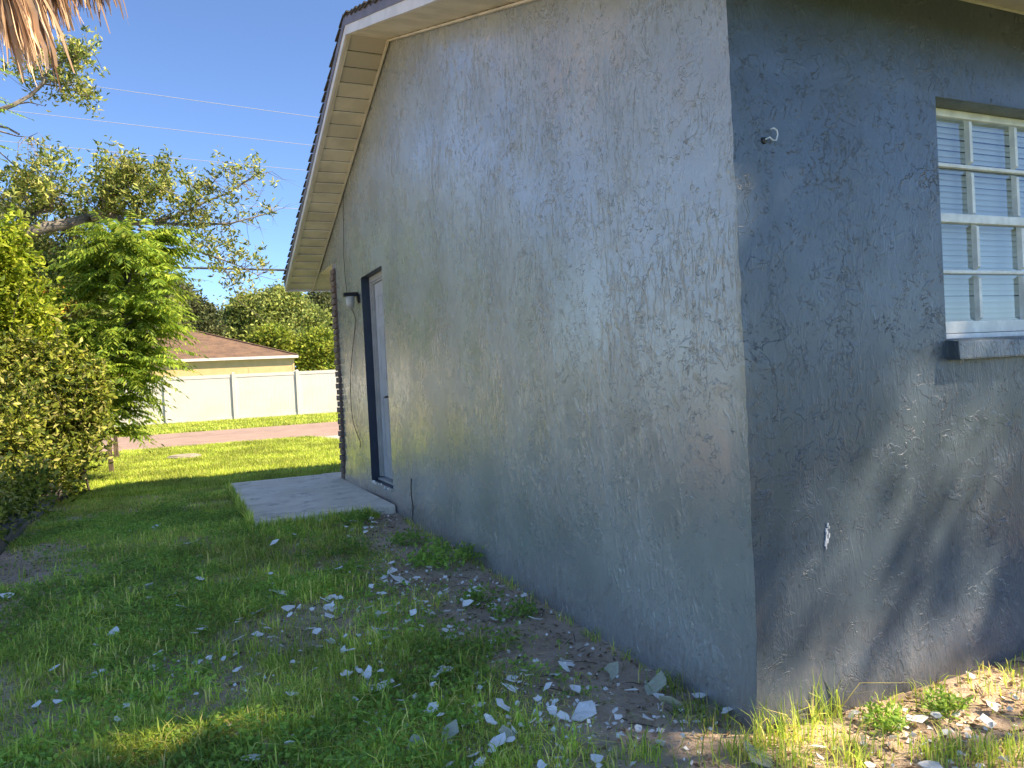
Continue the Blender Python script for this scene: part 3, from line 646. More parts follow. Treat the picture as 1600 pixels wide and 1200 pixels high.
for (px_, py_, rx, ry, n, lab) in ((425, 532, 28, 19, 620, 'bright green bush above the fence, left of the pair beyond the hip roof'), (500, 545, 34, 28, 900, 'bright yellow green bush above the fence by the brick corner')):
    c_ = at(px_, 600, 1, 46)
    tree('bush', lab, (c_[0], 46, 0), 1.6, .12, [pxblob(px_, py_, 46, rx, ry, n), pxblob(px_-rx*.5, py_+ry*.7, 46, rx*.8, ry*.7, n//2), pxblob(px_+rx*.5, py_+ry*.9, 46, rx*.8, ry*.8, n//2), pxblob(px_, py_+ry*1.6, 46, rx*1.2, ry*.9, n//2)], 'far_bright', .22, 7, group='bushes beyond the fence', cat='bush')
tree('background_tree', 'dense dark tree mass beyond the road behind the orange tipped shrub', (-7.5, 36, 0), 3.6, .25,
     [pxblob(40, 430, 34, 90, 60, 1300), pxblob(130, 450, 35, 70, 50, 900), pxblob(215, 470, 36, 50, 50, 700), pxblob(20, 500, 34, 90, 55, 1000), pxblob(120, 520, 35, 80, 40, 800), pxblob(-90, 440, 34, 100, 90, 900), pxblob(-80, 340, 34, 70, 50, 500)], 'far_dark', .24, 8, group='far trees')

# leaning oak whose limb reaches in from the left
oak = thing('oak_tree', 'small leaved oak with a thick pale limb reaching over the yard from the left', 'tree', (-6.3, 12.4, .1))
OY = 12.9
def pl(pts, y0=OY, dy=0.0): return [at(a, b_, 1, y0+dy*k) for k, (a, b_) in enumerate(pts)]
bb = B()
tr = [np.array([-6.3, 12.4, -.1]), np.array([-6.2, 12.45, 1.5]), np.array([-6.0, 12.5, 2.8])]+pl([(-90, 400)], 12.7)
bb.tube(tr, [.20, .18, .16, .14], 10); wander(np.array([-6.0, 12.5, 2.8]), np.array([-6.4, 12.8, 7.2]), 6, .12, .14, .06, bb, 7)
bb.build('trunk', M['bark'], oak, smooth=True)
lb = B(); lb.tube(pl([(-90, 400), (-30, 380), (20, 368), (70, 356), (110, 349), (142, 340)], 12.7, .05), [.135, .12, .112, .10, .09, .08], 9); lb.build('limb', M['bark'], oak, smooth=True)
bl_ = B()
BR = [([(142, 340), (165, 338), (200, 347), (235, 346), (262, 350)], .07, .035), ([(20, 366), (40, 342), (62, 332), (82, 330)], .05, .02), ([(107, 347), (98, 325), (85, 300), (62, 262), (50, 245)], .022, .006),
      ([(235, 346), (275, 335), (320, 320), (360, 300), (395, 275), (425, 268)], .034, .005), ([(262, 350), (310, 345), (360, 345), (410, 335), (432, 330)], .032, .005), ([(170, 338), (215, 358), (245, 385), (255, 405)], .035, .008),
      ([(215, 358), (270, 375), (330, 400), (375, 415), (402, 430)], .03, .005), ([(142, 340), (175, 315), (195, 285), (200, 255)], .04, .008), ([(200, 345), (225, 315), (250, 290), (262, 262)], .03, .006), ([(300, 328), (330, 290), (350, 265)], .016, .004),
      ([(340, 405), (360, 440), (372, 470)], .014, .004), ([(-40, 190), (0, 175), (25, 162), (48, 150), (66, 128), (72, 110), (100, 95), (140, 80)], .045, .006), ([(48, 150), (75, 130), (100, 135), (135, 150)], .022, .004), ([(20, 163), (45, 163), (72, 166)], .018, .003), ([(0, 205), (25, 212), (45, 214)], .016, .004),
      ([(0, 238), (28, 262), (60, 280), (90, 300)], .012, .004), ([(66, 128), (60, 100), (45, 80)], .018, .004), ([(30, 210), (10, 200), (-40, 190)], .02, .02)]
NODES = []
for pts, r0, r1 in BR:
    q = pl(pts, OY+rng.uniform(-.3, .3)); 
    for k in range(1, len(q)-1): q[k] = q[k]+rng.normal(size=3)*.03
    bl_.tube(q, list(np.linspace(r0, r1, len(q))), 6, cap=False)
    for a, c_ in zip(q, q[1:]):
        for f in np.linspace(0, 1, 5): NODES.append(a+(c_-a)*f)
NODES = np.array(NODES)
OB = [(185, 270, 36, 24, 110), (212, 300, 36, 34, 150), (165, 308, 28, 26, 80), (190, 328, 45, 16, 60), (262, 282, 16, 28, 34), (292, 300, 36, 30, 60), (330, 325, 50, 40, 56), (300, 350, 40, 22, 46), (395, 285, 26, 36, 20), (360, 265, 40, 14, 20), (380, 412, 36, 24, 34), (330, 380, 40, 24, 30), (365, 445, 30, 20, 16), (62, 280, 40, 34, 70), (30, 310, 38, 36, 120), (95, 300, 30, 36, 50), (85, 325, 50, 22, 60), (40, 375, 50, 34, 100), (110, 395, 60, 34, 110), (20, 420, 40, 30, 80), (150, 375, 40, 24, 50), (108, 92, 40, 22, 46), (75, 108, 34, 28, 46), (132, 92, 22, 30, 24), (130, 142, 20, 22, 34), (100, 118, 30, 26, 30), (40, 100, 30, 40, 30), (390, 315, 34, 30, 16), (70, 240, 30, 16, 20)]
TC = []
for (px_, py_, rx, ry, n) in OB:
    c_, r, n = pxblob(px_, py_, OY+(1.3 if py_ > 318 and px_ < 160 else 0), rx, ry, n, .6)
    n = int(n*.64); TC.append(c_+np.clip(rng.normal(size=(n, 3)), -1.9, 1.9)*np.array(r)*.62)
TC = np.concatenate(TC)
for q in TC:
    j = np.argmin(((NODES-q)**2).sum(1)); a = NODES[j]
    if np.linalg.norm(a-q) < 1.6: bl_.tube([a, (a+q)/2+rng.normal(size=3)*.05+np.array([0, 0, .03]), q], [.008, .005, .0025], 3, cap=False)
for k in range(170):       # bare twigs at the outer right
    a = NODES[rng.integers(len(NODES))]
    px_, py_ = to_px(a)
    if px_ < 225: continue
    d = np.array([rng.uniform(.1, .6), rng.normal()*.3, rng.normal()*.25]); m_ = a+d*.5+rng.normal(size=3)*.04; bl_.tube([a, m_, a+d], [.006, .004, .002], 3, cap=False); bl_.tube([m_, m_+d*.4+rng.normal(size=3)*.1], [.003, .0015], 3, cap=False)
bl_.build('branches', M['bark'], oak)
V, F_ = tufts(TC, 15, .096, spread=.55, up_=.5, aspect=.36); mesh_np('crown', V, F_, M['oak_leaf'], oak)
# hanging moss
mb = B()
for k in range(40):
    q = at(150+rng.uniform(-6, 6), 330+rng.uniform(-4, 12), 1, OY+rng.uniform(-.1, .1)); mb.tube([q, q+np.array([rng.normal()*.02, rng.normal()*.03, -.15]), q+np.array([rng.normal()*.05, 0, -.35*rng.uniform(.5, 1)])], [.006, .005, .002], 3, cap=False)
mb.build('hanging_moss', simple('moss', C(.20, .17, .12), C(.14, .12, .09), 20, .95), oak)
settle(oak)

# tree with long feathery compound leaves
PYD = 10.6
ptree = thing('compound_leaf_tree', 'young tree with long feathery drooping compound leaves beside the road', 'tree', (at(165, 700, 1, PYD)[0], PYD, .0))
bb = B(); trunkp = [at(122, 745, 1, PYD), at(142, 670, 1, PYD), at(168, 580, 1, PYD), at(190, 490, 1, PYD), at(205, 420, 1, PYD), at(208, 385, 1, PYD)]
trunkp[0][2] = float(gz(trunkp[0][0], PYD))-.1
bb.tube(trunkp, [.05, .045, .038, .03, .022, .012], 8)
ENDS = []
for k in range(74):
    f = rng.uniform(.14, 1.0); i = min(int(f*5), 4); a = trunkp[i]+(trunkp[i+1]-trunkp[i])*(f*5-i)
    ang = rng.uniform(0, 2*math.pi); ln = rng.uniform(.2, .62)*(1.25-.5*f); e_ = a+np.array([math.cos(ang)*ln, math.sin(ang)*ln*.8, rng.uniform(.05, .35)])
    wander(a, e_, 4, .15, .014, .006, bb, 5); ENDS.append((e_, np.array([math.cos(ang), math.sin(ang)*.8, .2])))
    ENDS.append(((a+e_)/2, np.array([math.cos(ang+.8), math.sin(ang+.8), .2])))
bb.build('trunk', M['bark_dark'], ptree, smooth=True)
LP, LN, LS, RB = [], [], [], B()
def compound(a, d, ln, pairs=11, droop=.45):
    d = d/np.linalg.norm(d); side = np.cross(d, (0, 0, 1.0)); side /= np.linalg.norm(side)+1e-9; pts = []
    for k in range(9):
        f = k/8; pts.append(a+d*ln*f+np.array([0, 0, .16*f-droop*f*f*ln]))
    RB.tube([pts[0], pts[4], pts[8]], [.005, .004, .002], 3, cap=False)
    for k in range(pairs):
        f = .12+.86*k/pairs; i = min(int(f*8), 7); q = pts[i]+(pts[i+1]-pts[i])*(f*8-i); tg = pts[i+1]-pts[i]; tg /= np.linalg.norm(tg)
        for s in (-1, 1): LP.append(q); LN.append(side*s*.85+tg*.45+np.array([0, 0, -.42+rng.normal()*.12])); LS.append(ln*.21*math.sin(math.pi*(.22+.7*f))*rng.uniform(.85, 1.1))
    LP.append(pts[8]); LN.append(pts[8]-pts[7]); LS.append(ln*.12)
for a, d in ENDS:
    for k in range(6):
        dd = d+rng.normal(size=3)*.55; dd[2] = rng.uniform(-.15, .5); compound(a, dd, rng.uniform(.45, .82), 11, rng.uniform(.3, .75))
for (px_, py_, qx, qy) in ((230, 490, 308, 462), (235, 540, 312, 562), (225, 560, 300, 585), (215, 420, 300, 395), (205, 400, 262, 372), (190, 385, 150, 362), (240, 450, 310, 425), (225, 600, 255, 660), (210, 590, 235, 640), (170, 400, 120, 372), (240, 520, 300, 515), (180, 430, 128, 400), (230, 470, 285, 450), (215, 610, 180, 650)):
    a, e_ = at(px_, py_, 1, PYD-.25), at(qx, qy, 1, PYD-.35); d = e_-a; ln = np.linalg.norm(d); d[2] += .10*ln; compound(a, d, ln*1.05, 13, .22)
for k in range(150):
    th_, rr_ = rng.uniform(0, 6.28), math.sqrt(rng.uniform(.05, 1)); px_, py_ = 212+82*rr_*math.cos(th_), 508+128*rr_*math.sin(th_)
    if py_ > 590 and px_ > 262: continue
    e_ = at(px_, py_, 1, PYD+rng.uniform(-.7, .7)); i = min(max(int((745-py_)/72), 1), 5); a = trunkp[i]; st_ = a+(e_-a)*rng.uniform(.35, .7); d = e_-st_; d = d/np.linalg.norm(d)+rng.normal(size=3)*.25; RB.tube([a, (a+st_)/2+np.array([0, 0, .05]), st_], [.008, .006, .004], 3, cap=False); compound(st_, d, rng.uniform(.4, .75), 11, rng.uniform(.3, .6))
LP, LN, LS = np.array(LP), np.array(LN), np.array(LS)[:, None]
V, F_ = leaves(LP, LN, LS, .30, .1, .06, .12); mesh_np('crown', V, F_, M['pinnate_leaf'], ptree); RB.build('leaf_stalks', M['pinnate_leaf'], ptree); settle(ptree)

# shrubs behind the timbers
def shrub(name, label, blobs, mat, leaf, nl, base, aspect=.45, nst=9, flowers=None):
    base = np.array(base, float); base[2] = float(gz(base[0], base[1])); t_ = thing(name, label, 'shrub', base, 'shrubs along the left border'); bb = B()
    P = np.concatenate([np.array(c_)+np.clip(rng.normal(size=(n, 3)), -2, 2)*np.array(r)*.55 for c_, r, n in blobs])
    for k in range(nst*6): q = P[rng.integers(len(P))]; wander(base+np.array([rng.normal()*.15, rng.normal()*.2, -.05]), q, 5, .12, .016, .004, bb, 4)
    bb.build('stems', M['bark_dark'], t_)
    top = P[np.argsort(-P[:, 2])[:len(P)//3]]; sh_ = []
    for k in range(26):
        q = top[rng.integers(len(top))]; d = np.array([rng.normal()*.35, rng.normal()*.3, rng.uniform(.3, 1)]); ln = rng.uniform(.2, .5); bb2 = [q+d*ln*f for f in np.linspace(.1, 1, 8)]; sh_ += bb2
    P = np.concatenate([P, np.array(sh_)])
    V, F_ = tufts(P, nl, leaf, .75, .35, aspect); mesh_np('foliage', V, F_, M[mat], t_)
    if flowers:
        P2 = blob_pts(flowers, .5); V, F_ = tufts(P2, 6, leaf*.8, .8, .3, .5); kind(mesh_np('yellow_tips', V, F_, M['orange'], t_), 'stuff')
    settle(t_)
shrub('shrub', 'lime green shrub with yellow new leaves at the left edge', [pxblob(15, 470, 9.6, 45, 55, 380), pxblob(45, 520, 9.8, 40, 40, 260), pxblob(0, 400, 9.6, 30, 45, 180), pxblob(-60, 480, 9.6, 60, 80, 300), pxblob(30, 570, 9.6, 50, 40, 240)], 'lime_leaf', .085, 7, (-3.95, 9.6, 0))
shrub('shrub', 'dense green shrub with pale leaves in front of the compound leaf tree', [pxblob(100, 600, 9.2, 42, 44, 330), pxblob(128, 650, 9.2, 30, 44, 320), pxblob(135, 600, 9.2, 24, 30, 160), pxblob(60, 640, 9.0, 52, 50, 330), pxblob(105, 700, 9.0, 42, 34, 260), pxblob(40, 585, 9.2, 45, 40, 220)], 'hedge_leaf', .08, 7, (-3.35, 9.3, 0))
shrub('shrub', 'low dark tangled shrub rising over the edging timbers', [pxblob(20, 690, 7.9, 46, 52, 300), pxblob(65, 735, 8.4, 44, 34, 240), pxblob(10, 770, 7.2, 40, 40, 150), pxblob(-40, 700, 7.6, 50, 70, 200), pxblob(95, 760, 8.9, 24, 26, 110)], 'hedge_leaf', .07, 7, (-3.55, 7.9, 0))
shrub('shrub', 'tall olive shrub with orange tips behind the lime green one', [pxblob(70, 450, 13.5, 60, 44, 420), pxblob(120, 470, 13.5, 46, 40, 300), pxblob(95, 510, 13.5, 60, 30, 280), pxblob(160, 520, 13.5, 40, 40, 240), pxblob(20, 440, 13.5, 50, 50, 260), pxblob(90, 580, 13.6, 70, 50, 360)], 'far_leaf', .10, 8, (-4.3, 13.5, 0), .5, 9, [pxblob(90, 470, 13.2, 40, 22, 70), pxblob(40, 500, 13.0, 26, 18, 40)])
shrub('shrub', 'sparse dry undergrowth behind the long edging timber', [pxblob(15, 790, 6.6, 40, 26, 120), pxblob(-30, 800, 6.0, 50, 40, 140), pxblob(40, 765, 7.4, 34, 26, 120), pxblob(-60, 850, 5.2, 50, 40, 120)], 'hedge_leaf', .06, 6, (-3.75, 6.4, 0))
# feathery sprigs at the left edge of the sky
sp = thing('mimosa_sprig', 'thin feathery green sprigs hanging at the left edge against the sky', 'branch', at(-30, 200, 1, 8.0))
LP, LN, LS, RB = [], [], [], B()
for (a, c_) in (((-30, 100), (40, 128)), ((-40, 150), (28, 172)), ((-30, 165), (48, 190)), ((-30, 180), (12, 210)), ((-20, 225), (26, 246)), ((-30, 245), (10, 262)), ((-25, 200), (6, 226)), ((-40, 140), (10, 165))):
    A, Bq = at(*a, 1, 8.0), at(*c_, 1, 7.9); compound(A, Bq-A, np.linalg.norm(Bq-A), 14, .25)
V, F_ = leaves(np.array(LP), np.array(LN), np.array(LS)[:, None]*.8, .3, .1, .05, .1); kind(mesh_np('leaflets', V, F_, M['weed_leaf'], sp), 'stuff'); RB.build('stalks', M['bark_dark'], sp); settle(sp)

# palm with a skirt of dead fronds just above the frame
palm = thing('palm_tree', 'palm with hanging skirt of dry tan dead fronds at top left', 'tree', (-4.25, 6.2, .15))
PT = np.array([-3.95, 6.1, 5.75]); bb = B(); bb.tube([(-4.25, 6.2, 0), (-4.2, 6.2, 2), (-4.08, 6.15, 4), PT], [.19, .16, .16, .2], 12); bb.build('trunk', M['bark'], palm, smooth=True)
def ribbon(pts, wd, acc, side):
    V = []; n = len(pts)
    for k, q in enumerate(pts):
        w_ = wd*(1-.0*k/n)*(math.sin(math.pi*min(1, (k+.6)/(n*1.02)))**.6); V += [q-side*w_/2, q+np.array([0, 0, -w_*.25]), q+side*w_/2]
    F_ = []
    for k in range(n-1):
        i = 3*k; F_ += [(i, i+1, i+4), (i, i+4, i+3), (i+1, i+2, i+5), (i+1, i+5, i+4)]
    acc.append((np.array(V), np.array(F_)))
acc = []; stal = B(); liv = []
def fan(A, hub, nseg, ln, wd, down, acc):
    stal.tube([A, (A+hub)/2+np.array([0, 0, .12]), hub], [.022, .016, .010], 5)
    out = hub-A; out[2] = 0; out /= np.linalg.norm(out); sd = np.array([-out[1], out[0], 0])
    for k in range(nseg):
        f = (k/(nseg-1)-.5)*2; l_ = ln*(1-.3*abs(f))*rng.uniform(.75, 1.1); dirn = out*(.55*(1-abs(f)))+sd*f*.42+rng.normal(size=3)*.07; pts = []
        for j in range(8):
            u = j/7; pts.append(hub+dirn*l_*(u**.7)*.75+np.array([0, 0, -1])*l_*down*(u**1.5)+rng.normal(size=3)*.008*u)
        ribbon(pts, wd*rng.uniform(.6, 1.25), acc, (sd*.8+out*rng.normal()*.6)/1.0)
for (px_, py_, Yd, n, ln) in ((20, -40, 5.8, 40, .95), (45, -30, 5.9, 34, .62), (-5, -30, 5.6, 36, .85), (75, -55, 6.0, 34, .62), (110, -60, 6.1, 30, .6), (135, -50, 6.2, 24, .5), (12, -45, 5.8, 34, .95), (-28, -60, 5.7, 30, 1.05), (55, -70, 5.9, 30, .75), (95, -95, 6.1, 26, .80), (-10, -20, 6.1, 26, .8), (30, -80, 6.3, 26, .95), (140, -85, 6.2, 22, .72), (-60, -20, 5.9, 24, .9), (150, -62, 6.1, 12, .5)):
    fan(PT+rng.normal(size=3)*.05, at(px_, py_, 1, Yd), n, ln, .034, .93, acc)
V, F_ = merge(acc); mesh_np('dead_fronds', V, F_, M['dead_palm'], palm)
for k in range(16):
    a = k*2.4; h = PT+np.array([math.cos(a)*1.1, math.sin(a)*1.1, .7+.5*math.sin(k*1.7)]); fan(PT+np.array([0, 0, .2]), h, 22, .9, .035, .35, liv)
V, F_ = merge(liv); mesh_np('green_fronds', V, F_, M['far_leaf'], palm); stal.build('stalks', M['dead_palm'], palm); settle(palm)

# garden tree to the right of the camera: its broken shade falls on the side wall and its image in the panes
gb = []
rg_ = np.random.default_rng(21)
GAPS = [(-2.1, 1.0, 1.3, .2), (-1.45, 1.0, 1.15, .06), (-.25, -.3, .2, .22), (.10, .42, .62, .04), (.55, .2, .5, .06), (1.0, -.1, .3, .06), (-.4, .78, .92, .02), (.45, -.8, -.55, .1), (1.45, -.7, -.45, .12)]   # openings in the crown
S1 = SUN/SUN[2]
for gx_ in np.arange(-3.0, 3.4, .38):
    for gy_ in np.arange(-1.5, 1.6, .38):
        a, c_ = gx_+rg_.uniform(-.16, .16), gy_+rg_.uniform(-.16, .16)
        if any(math.hypot(a-u, c_-min(max(c_, v0), v1)) < r+.29 for u, v0, v1, r in GAPS): continue
        h = rg_.uniform(6.0, 8.6); gb.append((np.array([a+S1[0]*h, c_+S1[1]*h, h]), (.30, .30, .24), 100))
for k in range(26):
    h = rg_.uniform(5.5, 9.5); gb.append((np.array([rg_.uniform(-2.6, 2.2)+S1[0]*h, rg_.uniform(-.9, 1.3)+S1[1]*h, h]), (.13, .13, .10), 5))
tree('garden_tree', 'leafy yard tree beside the side wall, mirrored in the window panes', (7.4, -5.6, 0), 4.4, .15, gb, 'oak_leaf', .15, 6, limbs=23)

# ------------------------------------------------------------------ grass
def blades(x, y, h, wd, lean=.5, seed=0):
    n = len(x); z = gz(x, y)-.004; a = rng.uniform(0, 2*math.pi, n); l_ = np.abs(rng.normal(size=n))*lean
    dx, dy = np.cos(a), np.sin(a); px_, py_ = -dy*wd/2, dx*wd/2
    b0 = np.stack([x-px_, y-py_, z], -1); b1 = np.stack([x+px_, y+py_, z], -1)
    mx_, my_ = x+dx*h*l_*.32, y+dy*h*l_*.32
    m0 = np.stack([mx_-px_*.85, my_-py_*.85, z+h*.58], -1); m1 = np.stack([mx_+px_*.85, my_+py_*.85, z+h*.58], -1)
    t_ = np.stack([x+dx*h*l_, y+dy*h*l_, z+h*np.clip(1.05-.35*l_, .35, 1.05)], -1)
    V = np.stack([b0, b1, m1, m0, t_], 1).reshape(-1, 3); i = np.arange(n)[:, None]*5
    return V, np.concatenate([i+np.array([[0, 1, 2]]), i+np.array([[0, 2, 3]]), i+np.array([[3, 2, 4]])], 0)
def cover(x, y):
    d = np.maximum(-x, -y)                      # distance from the walls
    wall_ = sstep(d+(fbm(x, y, 1.1, 31)-.5)*.9, .34, .95)
    wall_ = np.where((y > 4.55) & (x > -1.4), 1-sstep(x, -1.27, -1.24)*(y > 4.72), wall_) if True else wall_
    p_ = np.maximum(sstep(fbm(x, y, 1.0, 41), .31, .52)*.68+.32, sstep(y, 6.8, 7.8))
    left = 1-.85*sstep(x, -2.45, -2.9)*sstep(y, 6.2, 5.0)*sstep(fbm(x, y, 1.6, 51), .36, .5)
    return wall_*p_*left
def scatter(n, x0, x1, y0, y1, fn, bias=None):
    x = rng.uniform(x0, x1, n); y = y0+(y1-y0)*rng.uniform(0, 1, n)**(bias or 1); k = rng.uniform(0, 1, n) < fn(x, y); return x[k], y[k]
noslab = lambda x, y: ~((x > PX-.01) & (y > PY0-.02) & (y < PY1+.04)) & ~((x > -.2) & (y > -.02) & (y < PY1)) 
parts = []
f1 = lambda x, y: cover(x, y)*noslab(x, y)*(sstep(fbm(x, y, 2.2, 61), .30, .6)*.75+.25)
x, y = scatter(150000, -3.1, .0, .0, 5.2, f1, 1.15); tall = sstep(fbm(x, y, 3.5, 71), .45, .7)
parts.append(blades(x, y, rng.uniform(.022, .052, len(x))*(1+1.2*tall*rng.uniform(0, 1, len(x))), rng.uniform(.0026, .0048, len(x)), 1.15))
x, y = scatter(100000, -3.3, .0, 5.0, 10.2, f1); parts.append(blades(x, y, rng.uniform(.025, .06, len(x)), rng.uniform(.004, .008, len(x)), .9))
# long clumps
cx, cy = scatter(1100, -3.05, -.2, .0, 5.2, lambda x, y: cover(x, y)*.7); n_ = 13
x = np.repeat(cx, n_)+rng.normal(size=len(cx)*n_)*.022; y = np.repeat(cy, n_)+rng.normal(size=len(cx)*n_)*.022
parts.append(blades(x, y, rng.uniform(.05, .13, len(x)), rng.uniform(.004, .0075, len(x)), 1.1))
# sunlit tufts at the wall corner and along the side wall
for (px_, py_, n_, h) in ((1240, 1150, 60, .17), (1275, 1120, 50, .20), (1200, 1165, 60, .13), (1310, 1165, 60, .13), (1160, 1175, 90, .10), (1120, 1130, 60, .08), (1390, 1125, 60, .08), (1480, 1095, 70, .07), (1535, 1075, 24, .10), (1595, 1050, 40, .07), (1450, 1175, 70, .11), (1500, 1170, 70, .09), (1575, 1175, 90, .09), (1080, 1115, 80, .08), (1050, 1075, 50, .09), (1120, 1085, 14, .16), (1045, 1060, 8, .14), (1340, 1185, 60, .10), (1230, 1190, 90, .09), (1000, 1180, 100, .09), (900, 1190, 60, .08), (1555, 1195, 60, .10)):
    q = at(px_, py_, 2, 0.0); x = q[0]+rng.normal(size=n_)*.055; y = np.minimum(q[1]+rng.normal(size=n_)*.04, -.03 if q[0] > -.03 else 9); parts.append(blades(x, y, h*rng.uniform(.45, 1.1, n_), rng.uniform(.003, .0055, n_), .7))
x, y = scatter(9000, -2.6, 2.2, -2.0, 0.1, lambda x, y: sstep(fbm(x, y, 2.6, 81), .45, .66)*(np.maximum(-y, -x) > .12)); parts.append(blades(x, y, rng.uniform(.03, .09, len(x)), rng.uniform(.0028, .005, len(x)), .8))
n_ = 900; e1 = rng.uniform(PY0, PY1, n_); e2 = rng.uniform(PX, -.25, n_)      # grass creeping over the slab edges
parts.append(blades(PX-.005-np.abs(rng.normal(size=n_))*.02, e1, rng.uniform(.08, .19, n_), rng.uniform(.004, .008, n_), .6))
parts.append(blades(e2[:500], PY0-.01-np.abs(rng.normal(size=500))*.02, rng.uniform(.06, .16, 500), rng.uniform(.004, .007, 500), .6))
for k in range(90):     # blades tight against the foot of both walls
    n_ = 7; u = rng.uniform(0, 4.5); on_gable = k % 3
    x = (-.035-rng.uniform(0, .05, n_)) if on_gable else (u*.42+rng.normal(size=n_)*.02); y = (u+rng.normal(size=n_)*.025) if on_gable else (-.04-rng.uniform(0, .05, n_)); parts.append(blades(x, np.asarray(y), rng.uniform(.02, .08, n_), rng.uniform(.003, .005, n_), .7))
V, F_ = merge(parts); DRY = scatter(22000, -3.1, -.05, .0, 5.5, lambda x, y: (.35+.5*cover(x, y))*noslab(x, y)); kind(mesh_np('yard_grass', V, F_, M['grass_shade']), 'stuff', 'patchy thin grass growing in the shaded side yard')
P = np.stack([DRY[0], DRY[1], gz(*DRY)+rng.uniform(.003, .012, len(DRY[0]))], -1); N = rng.normal(size=P.shape); N[:, 2] *= .12
kind(mesh_np('dry_thatch', *leaves(P, N, .05, .07, .6, .02), leafmat('thatch', [C(.16, .11, .06), C(.28, .21, .11), C(.40, .32, .19)], .15, .8)), 'stuff', 'dead straw coloured blades matted between the grass')
# twigs on the bare ground
tw = B()
for k in range(260):
    x_, y_ = (-rng.uniform(.03, 1.3), rng.uniform(.1, 4.6)) if k % 3 else (rng.uniform(-.3, 1.9), -rng.uniform(.03, .8))
    a = rng.uniform(0, 3.14); ln = rng.uniform(.03, .11); z_ = float(gz(x_, y_))+.005; d = np.array([math.cos(a)*ln, math.sin(a)*ln, .004])
    if x_+d[0] > -.02 and y_+d[1] > -.02: continue
    q = np.array([x_, y_, z_]); tw.tube([q, q+d*.5+np.array([0, 0, .004]), q+d], [.0022, .002, .0012], 3, cap=False)
kind(tw.build('twigs', M['bark_dark']), 'stuff', 'thin dry twigs lying on the bare soil by the walls')
# broad-leaved ground cover between the blades
f2 = lambda x, y: cover(x, y)*noslab(x, y)*sstep(fbm(x, y, 1.5, 91), .40, .58)
x, y = scatter(34000, -3.1, -.15, .0, 7.6, f2, 1.1); z = gz(x, y); P = np.stack([x, y, z+rng.uniform(.006, .045, len(x))], -1)
P = np.repeat(P, 4, 0)+rng.normal(size=(len(P)*4, 3))*np.array([.012, .012, .005]); N = rng.normal(size=P.shape); N[:, 2] = np.abs(N[:, 2])*.35+.1
kind(mesh_np('ground_cover', *leaves(P, N, .021, .62, .4, .12), M['weed_leaf']), 'stuff', 'small leaved green weeds spread low between the grass')
# sunny front lawn and verge
f3 = lambda x, y: np.where((x > np.interp(y, [11, 12.6, 14, 15.75], [2.6, 1.9, 1.45, .95])) & (y > 10.9), 0, 1)*np.where((x > -.2) & (y < PY1+.05), 0, 1)*(np.hypot(x-q0[0], y-q0[1]) > .33)
q0 = at(288, 719, 2, .03); parts = []
x, y = scatter(170000, -4.3, 2.6, 8.6, 15.75, f3, 1.0); d_ = np.clip((y+2)/12, .8, 1.5); parts.append(blades(x, y, rng.uniform(.05, .105, len(x)), rng.uniform(.007, .012, len(x))*d_, .65))
x, y = scatter(60000, -9, 14, 22.55, 30.1, lambda x, y: y > 0); parts.append(blades(x, y, rng.uniform(.05, .11, len(x)), rng.uniform(.018, .03, len(x)), .6))
V, F_ = merge(parts); kind(mesh_np('front_lawn_grass', V, F_, M['grass_sun']), 'stuff', 'bright sunlit lawn grass between the house and the street')
# leaf litter
x, y = scatter(9000, -3.1, -.03, .0, 6, lambda x, y: 1-.8*cover(x, y)); x2, y2 = scatter(2600, -.5, 2, -1.2, -.02, lambda x, y: x > -9); x3, y3 = scatter(1500, -5, -3.3, 3, 9.5, lambda x, y: x < 9); x = np.r_[x, x2, x3]; y = np.r_[y, y2, y3]
P = np.stack([x, y, gz(x, y)+.006], -1); N = rng.normal(size=P.shape); N[:, 2] *= .15
kind(mesh_np('leaf_litter', *leaves(P, N, .024, .45, .6, .14), M['dry_leaf']), 'stuff', 'brown dry leaf bits lying on the bare soil')
# weed plants at the foot of the gable wall
def weed(px_, py_, rad, n, label, h=.07, leaf=.03):
    q = at(px_, py_, 2, .03); q[2] = float(gz(q[0], q[1])); t_ = thing('weed_plant', label, 'weed', q, 'weeds by the gable wall'); bb = B(); P = []
    for k in range(n):
        a = rng.uniform(0, 6.28); r = rad*math.sqrt(rng.uniform()); e_ = q+np.array([math.cos(a)*r, math.sin(a)*r, h*rng.uniform(.4, 1)]); e_[0] = min(e_[0], -.02) if q[0] < -.02 else e_[0]; e_[1] = e_[1] if q[0] < -.02 else min(e_[1], -.03); bb.tube([q+np.array([math.cos(a), math.sin(a), 0])*r*.4, e_], .0015, 3, cap=False); P.append(e_)
    bb.build('stems', M['weed_leaf'], t_); V, F_ = tufts(np.array(P), 8, leaf, .7, .35, .5); mesh_np('leaves', V, F_, M['weed_leaf'], t_); settle(t_)
weed(705, 885, .26, 60, 'largest leafy weed clump against the gable wall, halfway along its foot', .10, .034)
weed(642, 858, .16, 34, 'leafy weed clump by the gable wall, nearest the concrete slab', .08)
weed(555, 828, .14, 30, 'round grassy weed clump just in front of the concrete slab', .09)
weed(800, 958, .12, 28, 'small weed clump on bare soil, farther along the gable wall', .06, .026)
weed(745, 940, .13, 28, 'flat weed clump left of the small one on bare soil', .05, .026)
weed(660, 890, .12, 22, 'thin weed in front of the largest clump by the wall', .06)
weed(1385, 1118, .07, 30, 'green weed clump under the slate blue wall, left of the white scraps', .06, .02)
weed(1478, 1095, .07, 30, 'green weed clump under the slate blue wall, below the window', .06, .02)

